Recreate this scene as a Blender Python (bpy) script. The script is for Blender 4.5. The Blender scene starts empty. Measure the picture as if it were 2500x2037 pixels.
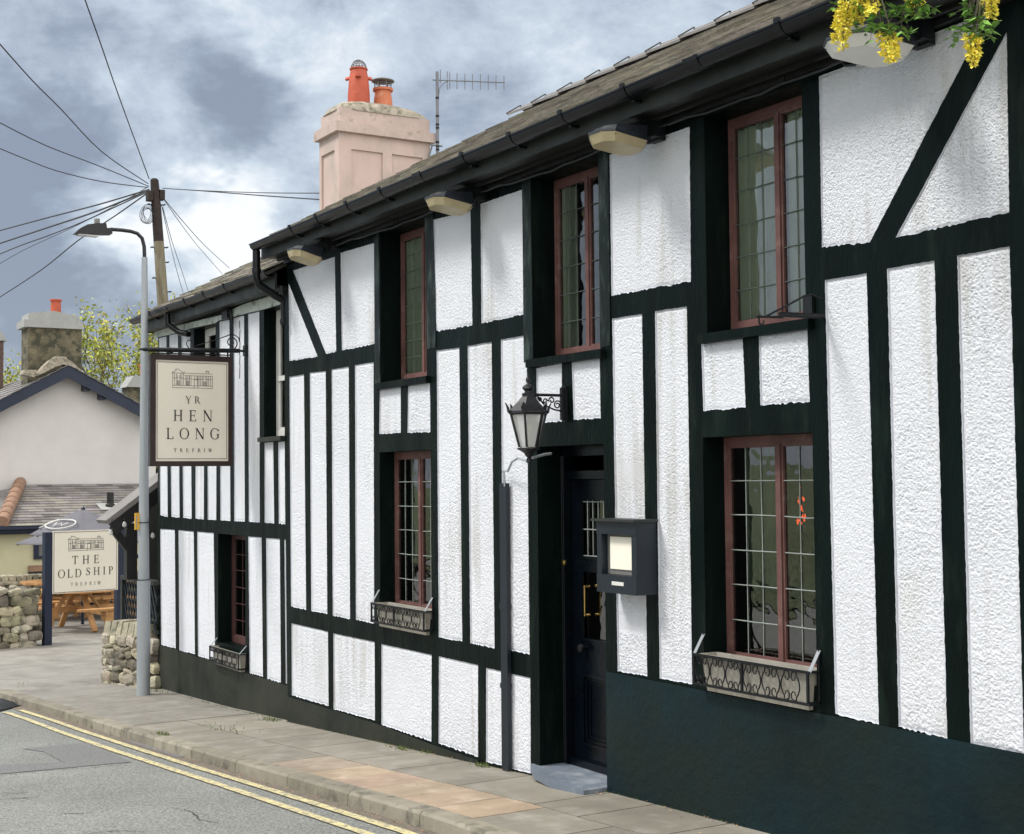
import bpy, math, random
import numpy as np
from mathutils import Vector, Matrix, geometry
random.seed(7); rng = np.random.default_rng(7)
R = math.radians
col = bpy.context.scene.collection
sc = bpy.context.scene

# ---------------------------------------------------------------- camera (metres; the pub front is the plane Y = 0, street runs along X)
F, CX, CY = 3400., 1250., 1018.5          # focal length and centre in pixels of the 2500 px wide photograph
CAM = np.array([0., -4.6, 1.85])
_d1 = np.array([-2050, 171.5, F]); _d2 = np.array([5648, 101.5, F])
AX = -_d1/np.linalg.norm(_d1); AY = _d2-AX*(_d2@AX); AY /= np.linalg.norm(AY); AZ = np.cross(AX, AY)
if AZ[1] > 0: AZ = -AZ
cam = bpy.data.objects.new('camera', bpy.data.cameras.new('camera')); col.objects.link(cam)
rgt = Vector((AX[0], AY[0], AZ[0])); dwn = Vector((AX[1], AY[1], AZ[1])); fwd = Vector((AX[2], AY[2], AZ[2]))
m = Matrix.Identity(4)
for i in range(3): m[i][0] = rgt[i]; m[i][1] = -dwn[i]; m[i][2] = -fwd[i]; m[i][3] = CAM[i]
cam.matrix_world = m
cam.data.sensor_width = 36; cam.data.lens = F/2500*36; cam.data.clip_end = 2000; cam.data.clip_start = .05
sc.camera = cam
def ray(px, py):
    v = np.array([px-CX, py-CY, F]); return np.array([v@AX, v@AY, v@AZ])
def P(px, py, y=0.):                       # the point seen at a pixel on a plane parallel to the pub front
    r = ray(px, py); return Vector(CAM+r*((y-CAM[1])/r[1]))
def PX(px, py, x):                         # ... on a plane square to the street
    r = ray(px, py); return Vector(CAM+r*((x-CAM[0])/r[0]))
def PD(px, py, d):
    return Vector(CAM+ray(px, py)*(d/F))
GX = [-60, -30, -22, -15.2, -13.06, -11.44, -9.1, -7.7, -6.6, -5.18, -3.7, 12, 60]
GZ = [-.7, -.62, -.56, -.41, -.32, -.225, -.085, 0, .07, .125, .17, .45, .5]
def g(x): return float(np.interp(x, GX, GZ))
def G(px, py, off=0.):
    r = ray(px, py); z = -.1
    for _ in range(30):
        t = (z-CAM[2])/r[2]; z = g(CAM[0]+r[0]*t)+off
    return Vector(CAM+r*t)

# ---------------------------------------------------------------- sky and sun
SUN_DIR = Vector((-.55, -1.0, 1.45)).normalized()       # towards the sun
w = bpy.data.worlds.new("World"); sc.world = w; w.use_nodes = True
nt = w.node_tree; nt.nodes.clear(); N = nt.nodes.new; Lk = nt.links.new
out = N('ShaderNodeOutputWorld'); sky = N('ShaderNodeTexSky'); sky.sky_type = 'NISHITA'; sky.sun_disc = False
sky.sun_elevation = math.asin(SUN_DIR.z); sky.sun_rotation = math.atan2(SUN_DIR.x, SUN_DIR.y)
b1 = N('ShaderNodeBackground'); b1.inputs[1].default_value = .12; Lk(sky.outputs[0], b1.inputs[0])
tc = N('ShaderNodeTexCoord')
def noise(scale, detail, rough, vec, dist=0, sy=1):
    n = N('ShaderNodeTexNoise'); n.inputs['Scale'].default_value = scale; n.inputs['Detail'].default_value = detail
    n.inputs['Roughness'].default_value = rough; n.inputs['Distortion'].default_value = dist; Lk(vec, n.inputs['Vector']); return n
def mth(op, a, b=None, c=None):
    n = N('ShaderNodeMath'); n.operation = op
    for i, s in enumerate((a, b, c)):
        if s is None: continue
        if isinstance(s, (int, float)): n.inputs[i].default_value = s
        else: Lk(s, n.inputs[i])
    return n.outputs[0]
mp = N('ShaderNodeMapping'); mp.inputs['Scale'].default_value = (1, 1, 1.7); mp.inputs['Location'].default_value = (3.1, 1.7, .4)
Lk(tc.outputs['Generated'], mp.inputs[0])
n1 = noise(2.6, 8, .58, mp.outputs[0], .25); n2 = noise(9.5, 9, .68, mp.outputs[0], .2)
nd = noise(5, 5, .6, mp.outputs[0])
sub = N('ShaderNodeVectorMath'); sub.operation = 'SUBTRACT'; Lk(nd.outputs['Color'], sub.inputs[0]); sub.inputs[1].default_value = (.5, .5, .5)
scl = N('ShaderNodeVectorMath'); scl.operation = 'SCALE'; Lk(sub.outputs[0], scl.inputs[0]); scl.inputs['Scale'].default_value = .22
wv = N('ShaderNodeVectorMath'); wv.operation = 'ADD'; Lk(tc.outputs['Generated'], wv.inputs[0]); Lk(scl.outputs[0], wv.inputs[1])
val = mth('ADD', mth('MULTIPLY', n1.outputs[0], .70), mth('MULTIPLY', n2.outputs[0], .62)); val = mth('ADD', val, -.062)
val = mth('ADD', val, -.055)
# banks of cloud and breaks in them, each by its direction in the sky: (px, py, radius in degrees, strength)
for bx, by, rad, st in [(650, 250, 3.2, .24), (520, 520, 3.0, .17), (610, 640, 2.8, .16), (460, 690, 2.6, .17), (420, 420, 2.4, .10), (180, 380, 3, .07), (1000, 330, 3, .05), (1150, 200, 4, .07), (120, 450, 4, .04),
                        (350, 40, 4.5, .14), (760, 130, 3, .16), (290, 330, 3, .12),
                        (20, 40, 5, -.11), (350, 230, 3.0, -.20), (470, 150, 2.5, -.06), (400, 320, 2.2, -.10), (540, 230, 2.0, -.15), (740, 20, 3.5, -.12), (95, 280, 1.5, -.13),
                        (680, 320, 3.2, -.16), (60, 700, 5, -.12), (280, 600, 3.5, -.10), (200, 500, 3, -.04), (560, 380, 2.6, -.08), (900, 110, 5, -.10), (1420, 40, 4, .05)]:
    dv = Vector(ray(bx, by)).normalized()
    dt = N('ShaderNodeVectorMath'); dt.operation = 'DOT_PRODUCT'; nm = N('ShaderNodeVectorMath'); nm.operation = 'NORMALIZE'
    Lk(wv.outputs[0], nm.inputs[0]); Lk(nm.outputs[0], dt.inputs[0]); dt.inputs[1].default_value = dv
    mr = N('ShaderNodeMapRange'); mr.interpolation_type = 'SMOOTHSTEP'; Lk(dt.outputs['Value'], mr.inputs[0])
    mr.inputs[1].default_value = math.cos(R(rad*1.9)); mr.inputs[2].default_value = 1; mr.inputs[3].default_value = 0; mr.inputs[4].default_value = st
    val = mth('ADD', val, mr.outputs[0])
val = mth('ADD', mth('MULTIPLY', val, 1.45), -.225)
cr = N('ShaderNodeValToRGB'); Lk(val, cr.inputs[0]); e = cr.color_ramp.elements
e[0].position = .30; e[0].color = (.25, .29, .37, 1); e[1].position = .92; e[1].color = (.94, .96, .98, 1)
for p_, c_ in ((.42, (.31, .36, .45, 1)), (.54, (.42, .48, .57, 1)), (.70, (.58, .66, .74, 1))):
    k = e.new(p_); k.color = c_
b2 = N('ShaderNodeBackground'); Lk(cr.outputs[0], b2.inputs[0]); 
# the overcast is brighter overhead and towards the end of the street behind the camera
sep = N('ShaderNodeSeparateXYZ'); Lk(tc.outputs['Generated'], sep.inputs[0])
up1 = N('ShaderNodeMapRange'); Lk(sep.outputs[2], up1.inputs[0]); up1.inputs[1].default_value = .38; up1.inputs[2].default_value = .8; up1.inputs[3].default_value = 0; up1.inputs[4].default_value = 1.0
ba1 = N('ShaderNodeMapRange'); Lk(sep.outputs[0], ba1.inputs[0]); ba1.inputs[1].default_value = -.2; ba1.inputs[2].default_value = .7; ba1.inputs[3].default_value = 0; ba1.inputs[4].default_value = 1.35
Lk(mth('ADD', mth('ADD', up1.outputs[0], ba1.outputs[0]),  .98), b2.inputs[1])
wf = mth('MINIMUM', mth('ADD', up1.outputs[0], ba1.outputs[0]), 1.)
wm = N('ShaderNodeMix'); wm.data_type = 'RGBA'; Lk(wf, wm.inputs[0]); Lk(cr.outputs[0], wm.inputs[6]); wm.inputs[7].default_value = (.72, .70, .66, 1); Lk(wm.outputs[2], b2.inputs[0])
ms = N('ShaderNodeMixShader'); ms.inputs[0].default_value = .88; Lk(b1.outputs[0], ms.inputs[1]); Lk(b2.outputs[0], ms.inputs[2])
Lk(ms.outputs[0], out.inputs[0])
sun = bpy.data.objects.new('sun', bpy.data.lights.new('sun', 'SUN')); col.objects.link(sun)
sun.data.energy = 2.5; sun.data.angle = R(14); sun.data.color = (1, .965, .9)
sun.rotation_euler = (-SUN_DIR).to_track_quat('-Z', 'Y').to_euler()
sc.view_settings.view_transform = 'Standard'; sc.view_settings.look = 'None'; sc.view_settings.exposure = .22; sc.view_settings.gamma = 1
sc.cycles.max_bounces = 6; sc.cycles.transparent_max_bounces = 12; sc.cycles.glossy_bounces = 3

# ---------------------------------------------------------------- materials
def newmat(name):
    m = bpy.data.materials.new(name); m.use_nodes = True
    return m, m.node_tree, m.node_tree.nodes['Principled BSDF']
def M(name, c, rough=.6, var=.2, vs=3., c2=None, c2s=2., c2t=.55, c2w=.15, bump=0., bs=80., bd=.01, stretch=(1, 1, 1), metal=0., spec=.5, tint=False, coat=0., detail=5, rv=.1, c3=None, c3s=60., c3t=.72, streak=None):
    m, t, b = newmat(name); n = t.nodes.new; L = t.links.new
    tcn = n('ShaderNodeTexCoord'); mpn = n('ShaderNodeMapping'); mpn.inputs['Scale'].default_value = stretch; L(tcn.outputs['Object'], mpn.inputs[0])
    def nz(s, d=5, r=.6):
        q = n('ShaderNodeTexNoise'); q.inputs['Scale'].default_value = s; q.inputs['Detail'].default_value = d; q.inputs['Roughness'].default_value = r
        L(mpn.outputs[0], q.inputs['Vector']); return q.outputs[0]
    def mixc(f, a, bb, typ='MIX'):
        q = n('ShaderNodeMix'); q.data_type = 'RGBA'; q.blend_type = typ
        if isinstance(f, float): q.inputs[0].default_value = f
        else: L(f, q.inputs[0])
        for i, s in ((6, a), (7, bb)):
            if isinstance(s, tuple): q.inputs[i].default_value = (*s[:3], 1)
            else: L(s, q.inputs[i])
        return q.outputs[2]
    lo = tuple(x*(1-var) for x in c); hi = tuple(min(1, x*(1+var)) for x in c)
    r1 = n('ShaderNodeMapRange'); L(nz(vs, detail), r1.inputs[0]); r1.inputs[1].default_value = .32; r1.inputs[2].default_value = .68
    cc = mixc(r1.outputs[0], lo, hi)
    if c2:
        r2 = n('ShaderNodeMapRange'); L(nz(c2s, 7, .65), r2.inputs[0]); r2.inputs[1].default_value = c2t-c2w/2; r2.inputs[2].default_value = c2t+c2w/2
        cc = mixc(r2.outputs[0], cc, c2)
    if c3:
        r5 = n('ShaderNodeMapRange'); q5 = n('ShaderNodeTexNoise'); q5.inputs['Scale'].default_value = c3s; q5.inputs['Detail'].default_value = 4; q5.inputs['Roughness'].default_value = .7; L(tcn.outputs['Object'], q5.inputs['Vector'])
        L(q5.outputs[0], r5.inputs[0]); r5.inputs[1].default_value = c3t; r5.inputs[2].default_value = c3t+.03; cc = mixc(r5.outputs[0], cc, c3)
    if streak:                                # rain streaks: noise drawn out vertically
        m6 = n('ShaderNodeMapping'); m6.inputs['Scale'].default_value = (14, 14, .9); L(tcn.outputs['Object'], m6.inputs[0]); q6 = n('ShaderNodeTexNoise'); q6.inputs['Scale'].default_value = 1; q6.inputs['Detail'].default_value = 4; L(m6.outputs[0], q6.inputs['Vector'])
        q7 = n('ShaderNodeTexNoise'); q7.inputs['Scale'].default_value = .9; L(tcn.outputs['Object'], q7.inputs['Vector']); mu = n('ShaderNodeMath'); mu.operation = 'MULTIPLY'; L(q6.outputs[0], mu.inputs[0]); L(q7.outputs[0], mu.inputs[1])
        r6 = n('ShaderNodeMapRange'); L(mu.outputs[0], r6.inputs[0]); r6.inputs[1].default_value = .29; r6.inputs[2].default_value = .44; r6.inputs[4].default_value = .7; cc = mixc(r6.outputs[0], cc, streak)
    if tint:
        at = n('ShaderNodeAttribute'); at.attribute_name = 'tint'; cc = mixc(1.0, cc, at.outputs['Color'], 'MULTIPLY')
    L(cc, b.inputs['Base Color'])
    r3 = n('ShaderNodeMapRange'); L(nz(vs*2.3), r3.inputs[0]); r3.inputs[1].default_value = .3; r3.inputs[2].default_value = .7
    r3.inputs[3].default_value = max(.03, rough-rv); r3.inputs[4].default_value = min(1, rough+rv); L(r3.outputs[0], b.inputs['Roughness'])
    b.inputs['Metallic'].default_value = metal; b.inputs['Specular IOR Level'].default_value = spec
    if coat: b.inputs['Coat Weight'].default_value = coat; b.inputs['Coat Roughness'].default_value = .15
    if bump:
        bn = n('ShaderNodeBump'); bn.inputs['Strength'].default_value = bump; bn.inputs['Distance'].default_value = bd
        L(nz(bs, 4, .65), bn.inputs['Height']); L(bn.outputs[0], b.inputs['Normal'])
    return m
MT = {}
MT['white'] = M('white roughcast paint', (.715, .735, .79), .75, .04, 1.5, streak=(.50, .50, .49), c2=(.62, .62, .60), c2s=1.3, c2t=.74, c2w=.25, bump=.8, bs=150, bd=.008)
MT['timber'] = M('black painted timber', (.0016, .0058, .0050), .42, .4, 2, c3=(.10, .12, .10), c3s=45, c3t=.73, c2=(.009, .017, .013), c2s=3.2, c2t=.62, c2w=.2, bump=.8, bs=26, bd=.006, stretch=(2.2, 2.2, .5), spec=.09, rv=.12)
MT['timberw'] = M('weathered black paint', (.004, .009, .007), .4, .4, 2, spec=.2, c2=(.06, .085, .075), c2s=5.5, c2t=.60, c2w=.22, bump=.6, bs=26, bd=.006, stretch=(2.2, 2.2, .6), rv=.12)
MT['plinth'] = M('dark plinth paint', (.0048, .016, .021), .55, .45, 1.3, c3=(.10, .11, .09), c3s=38, c3t=.75, c2=(.009, .017, .015), c2s=1.6, c2t=.50, c2w=.3, bump=.6, bs=14, bd=.016, rv=.1, spec=.15)
MT['plinthm'] = M('mossy plinth paint', (.013, .017, .015), .6, .4, 1.6, c3=(.12, .12, .09), c3s=34, c3t=.74, spec=.2, c2=(.034, .037, .027), c2s=1.5, c2t=.5, c2w=.3, bump=.35, bs=30, bd=.008)
MT['gutter'] = M('black plastic', (.004, .005, .007), .3, .2, 3, rv=.06, spec=.3)
MT['fascia'] = M('grey black fascia paint', (.028, .032, .029), .5, .35, 2.5, spec=.3, c3=(.12, .13, .12), c3s=30, c3t=.73, bump=.25, bs=15)
MT['soffit'] = M('black soffit', (.005, .006, .006), .5, .3, 3, bump=.4, bs=20)
MT['red'] = M('red brown window paint', (.145, .072, .065), .5, .3, 4, spec=.3, c2=(.25, .16, .14), c2s=9, c2t=.66, c2w=.2, bump=.2, bs=60)
MT['redshade'] = M('red brown paint darkened for shade', (.07, .030, .028), .5, .2, 4)  # shade on the wing's lower window is put into this darker red brown
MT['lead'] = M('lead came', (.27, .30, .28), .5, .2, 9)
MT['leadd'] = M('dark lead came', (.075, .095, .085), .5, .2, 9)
MT['sashw'] = M('white sash paint', (.62, .62, .60), .5, .08, 5)
MT['slate'] = M('roof slate', (.215, .20, .175), .7, .35, 5, c2=(.29, .27, .225), c2s=6, c2t=.6, c2w=.2, bump=.5, bs=40, tint=True)
MT['slateg'] = M('grey slate', (.19, .18, .175), .6, .22, 3, bump=.4, bs=30, tint=True)
MT['pave'] = M('concrete paving', (.225, .208, .172), .85, .17, 2.6, c3=(.40, .39, .35), c3s=16, c3t=.72, c2=(.30, .285, .25), c2s=5, c2t=.6, c2w=.2, bump=.4, bs=120, bd=.004, tint=True)
MT['joint'] = M('paving joint grit', (.085, .078, .062), .9, .3, 20)
MT['kerb'] = M('kerb stone', (.235, .215, .17), .85, .16, 6, c2=(.10, .095, .075), c2s=7, c2t=.6, c2w=.15, bump=.5, bs=90, bd=.006, tint=True)
MT['yellow'] = M('yellow road paint', (.58, .51, .27), .75, .14, 12, c2=(.25, .24, .20), c2s=30, c2t=.535, c2w=.12, bump=.3, bs=200)
MT['ground'] = M('bare ground', (.13, .12, .10), .9, .2, 2)
MT['court'] = M('courtyard asphalt', (.21, .20, .18), .85, .2, 1.2, c2=(.27, .26, .235), c2s=3.5, c2t=.55, c2w=.2, bump=.4, bs=130, bd=.004)
MT['pink'] = M('pink painted render', (.56, .43, .395), .8, .10, 2, c2=(.42, .36, .32), c2s=2.2, c2t=.56, c2w=.2, bump=.3, bs=25, stretch=(1, 1, .5))
MT['pinkt'] = M('stained chimney cap', (.50, .40, .365), .85, .15, 3, c2=(.28, .24, .20), c2s=6, c2t=.63, c2w=.15, bump=.5, bs=30)
MT['cement'] = M('mossy cement', (.36, .32, .26), .9, .2, 8, c2=(.17, .16, .12), c2s=14, c2t=.55, c2w=.12, bump=.7, bs=30, bd=.02)
MT['terra'] = M('terracotta', (.46, .085, .04), .6, .15, 6, c2=(.25, .06, .04), c2s=9, c2t=.65)
MT['terra2'] = M('orange terracotta', (.55, .17, .08), .6, .15, 6, c2=(.55, .36, .28), c2s=9, c2t=.66)
MT['iron'] = M('black iron', (.007, .008, .010), .45, .3, 10, spec=.3, bump=.2, bs=90)
MT['steel'] = M('galvanised steel', (.34, .37, .40), .5, .12, 4, metal=.3, bump=.1, bs=30, stretch=(1, 1, .3))
MT['darksteel'] = M('dark lamp paint', (.009, .010, .014), .45, .2, 6)
MT['alu'] = M('dull aluminium', (.17, .18, .20), .45, .1, 8, metal=.3)
MT['trough'] = M('beige trough plastic', (.30, .285, .245), .7, .12, 6, c2=(.20, .18, .15), c2s=8, c2t=.62)
MT['flange'] = M('grey steel flange', (.26, .28, .31), .5, .1, 10)
MT['navy'] = M('navy paint', (.006, .014, .038), .45, .2, 4)
MT['cream'] = M('cream sign paint', (.75, .705, .61), .5, .03, 3)
MT['ink'] = M('sign lettering', (.016, .016, .018), .5, .1, 9)
MT['greyink'] = M('grey sign lettering', (.14, .14, .13), .5, .1, 9)
MT['signfr'] = M('dark brown sign frame', (.022, .012, .010), .4, .3, 6, bump=.3, bs=30)
MT['houser'] = M('pale house render', (.58, .565, .555), .85, .06, 1.2, bump=.4, bs=60)
MT['creamr'] = M('cream house render', (.52, .49, .33), .85, .06, 2)
MT['stone'] = M('dry stone', (.30, .275, .215), .85, .25, 7, c2=(.12, .12, .09), c2s=9, c2t=.58, c2w=.15, bump=.7, bs=25, bd=.02, tint=True)
MT['stonew'] = M('old chimney stone', (.15, .13, .085), .9, .3, 6, c2=(.05, .052, .035), c2s=5, c2t=.52, c2w=.15, bump=.8, bs=16, bd=.03)
MT['capgrey'] = M('grey cement cap', (.33, .34, .33), .8, .1, 4)
MT['wood'] = M('varnished softwood', (.46, .245, .095), .6, .22, 6, bump=.2, bs=20, stretch=(1, 1, 1), tint=True)
MT['parasol'] = M('grey parasol cloth', (.12, .12, .14), .85, .08, 2)
MT['bark'] = M('bark', (.10, .09, .065), .9, .3, 9)
MT['pole'] = M('weathered pole wood', (.17, .145, .095), .85, .3, 5, c2=(.22, .22, .17), c2s=6, c2t=.56, bump=.4, bs=18, stretch=(3, 3, .4))
MT['tar'] = M('creosoted pole top', (.018, .010, .008), .7, .3, 8, bump=.3, bs=20)
MT['cable'] = M('black cable', (.03, .032, .04), .6, .1, 9)
MT['slatestep'] = M('blue grey slate step', (.15, .18, .225), .55, .15, 5, c2=(.28, .31, .35), c2s=4, c2t=.58, bump=.3, bs=30)
MT['door'] = M('blue black gloss door paint', (.0012, .0028, .0055), .25, .3, 5, spec=.3, bump=.12, bs=18, rv=.05)
MT['brass'] = M('brass', (.62, .42, .14), .3, .1, 9, metal=1)
MT['lens'] = M('yellowed diffuser', (.46, .39, .24), .4, .15, 5, c2=(.34, .25, .12), c2s=7, c2t=.62, rv=.05)
MT['lens2'] = M('white diffuser', (.70, .70, .68), .4, .06, 6, rv=.05)
MT['housing'] = M('dark floodlight housing', (.02, .024, .032), .35, .3, 8, c2=(.12, .11, .09), c2s=8, c2t=.68)
MT['housingg'] = M('grey lamp housing', (.17, .17, .165), .5, .2, 8)
MT['paper'] = M('menu paper', (.86, .82, .71), .7, .02, 5)
MT['casegrey'] = M('grey case lining', (.16, .16, .15), .6, .15, 8)
MT['curtain'] = M('pale green curtain', (.78, .82, .70), .9, .12, 3, stretch=(6, 1, .3))
MT['curtain2'] = M('dark red curtain', (.34, .05, .022), .9, .3, 5, stretch=(6, 1, .3))
MT['curtain3'] = M('grey green curtain', (.22, .27, .20), .9, .25, 3, stretch=(6, 1, .3))
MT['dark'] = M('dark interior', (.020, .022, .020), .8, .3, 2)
MT['mortar'] = M('recessed mortar', (.06, .056, .045), .95, .2, 9)
MT['post'] = M('orange terracotta ridge tile', (.26, .155, .105), .8, .2, 6, bump=.4, bs=20)
MT['yplate'] = M('yellow plastic', (.75, .42, .03), .5, .1, 9)
MT['leaf'] = M('young laburnum leaf', (.12, .26, .045), .6, .3, 9, tint=True)
MT['petal'] = M('yellow blossom', (.92, .80, .10), .6, .18, 20, tint=True)
MT['spring'] = M('spring leaf', (.36, .40, .06), .6, .3, 3, tint=True)
MT['reflection_hill'] = M('added hillside', (.10, .14, .075), .9, .5, 1.2, c2=(.20, .23, .12), c2s=2, c2t=.5, bump=1, bs=6, bd=.3)
MT['brickd'] = M('dark chimney brick', (.10, .065, .055), .85, .25, 6)
MT['weed'] = M('moss and weeds', (.10, .14, .03), .9, .3, 20)
MT['debris'] = M('dry litter', (.30, .19, .11), .9, .4, 20, tint=True)
MT['cabgrey'] = M('grey conduit', (.38, .40, .44), .5, .1, 8)
def glassmat(name, tint=(1, 1, 1), refl=.9):
    m, t, b = newmat(name); t.nodes.remove(b); n = t.nodes.new
    tr = n('ShaderNodeBsdfTransparent'); tr.inputs[0].default_value = (*tint, 1); gl = n('ShaderNodeBsdfGlossy'); gl.inputs['Roughness'].default_value = .03
    gl.inputs[0].default_value = (refl, refl, refl, 1)
    fr = n('ShaderNodeFresnel'); fr.inputs[0].default_value = 2.5
    tcn = n('ShaderNodeTexCoord'); nz = n('ShaderNodeTexNoise'); nz.inputs['Scale'].default_value = 5; t.links.new(tcn.outputs['Object'], nz.inputs['Vector'])
    bn = n('ShaderNodeBump'); bn.inputs['Strength'].default_value = .25; bn.inputs['Distance'].default_value = .02; t.links.new(nz.outputs[0], bn.inputs['Height'])
    t.links.new(bn.outputs[0], gl.inputs['Normal']); mx = n('ShaderNodeMixShader')
    t.links.new(fr.outputs[0], mx.inputs[0]); t.links.new(tr.outputs[0], mx.inputs[1]); t.links.new(gl.outputs[0], mx.inputs[2])
    t.links.new(mx.outputs[0], t.nodes['Material Output'].inputs[0]); return m
MT['glass'] = glassmat('old window glass', (.93, .97, .92))
def frosted(name, c, a):
    m, t, b = newmat(name); b.inputs['Base Color'].default_value = (*c, 1); b.inputs['Roughness'].default_value = .35; b.inputs['Alpha'].default_value = a; return m
MT['glassl'] = frosted('hazy lantern glass', (.66, .67, .66), .62)
def emit(name, c, s):
    m, t, b = newmat(name); b.inputs['Base Color'].default_value = (*c, 1); b.inputs['Emission Color'].default_value = (*c, 1); b.inputs['Emission Strength'].default_value = s; return m
MT['redlamp'] = emit('lit red lamp', (.8, .09, .03), 1.2)

# asphalt: aggregate speckle with darker repair strips
def asphalt():
    m, t, b = newmat('road asphalt'); n = t.nodes.new; L = t.links.new
    tcn = n('ShaderNodeTexCoord')
    def nz(s, d, r=.6):
        q = n('ShaderNodeTexNoise'); q.inputs['Scale'].default_value = s; q.inputs['Detail'].default_value = d; q.inputs['Roughness'].default_value = r; L(tcn.outputs['Object'], q.inputs['Vector']); return q.outputs[0]
    cr = n('ShaderNodeValToRGB'); L(nz(60, 4, .8), cr.inputs[0]); e = cr.color_ramp.elements
    e[0].position = .36; e[0].color = (.065, .07, .07, 1); e[1].position = .66; e[1].color = (.34, .35, .33, 1)
    mr = n('ShaderNodeMapRange'); L(nz(.9, 5), mr.inputs[0]); mr.inputs[1].default_value = .3; mr.inputs[2].default_value = .7; mr.inputs[3].default_value = .82; mr.inputs[4].default_value = 1.12
    mx = n('ShaderNodeMix'); mx.data_type = 'RGBA'; mx.blend_type = 'MULTIPLY'; mx.inputs[0].default_value = 1; L(cr.outputs[0], mx.inputs[6])
    cb = n('ShaderNodeCombineColor'); [L(mr.outputs[0], cb.inputs[i]) for i in range(3)]; L(cb.outputs[0], mx.inputs[7])
    L(mx.outputs[2], b.inputs['Base Color']); b.inputs['Roughness'].default_value = .8
    bn = n('ShaderNodeBump'); bn.inputs['Strength'].default_value = .7; bn.inputs['Distance'].default_value = .006; L(nz(120, 3), bn.inputs['Height']); L(bn.outputs[0], b.inputs['Normal'])
    return m
MT['asphalt'] = asphalt()
MT['patch'] = M('darker asphalt patch', (.15, .152, .155), .8, .3, 60, bump=.6, bs=110, bd=.006, detail=3)
MT['gutterdirt'] = M('gritty road edge', (.15, .13, .105), .9, .35, 40, bump=.5, bs=110, bd=.006, detail=3)

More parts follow.
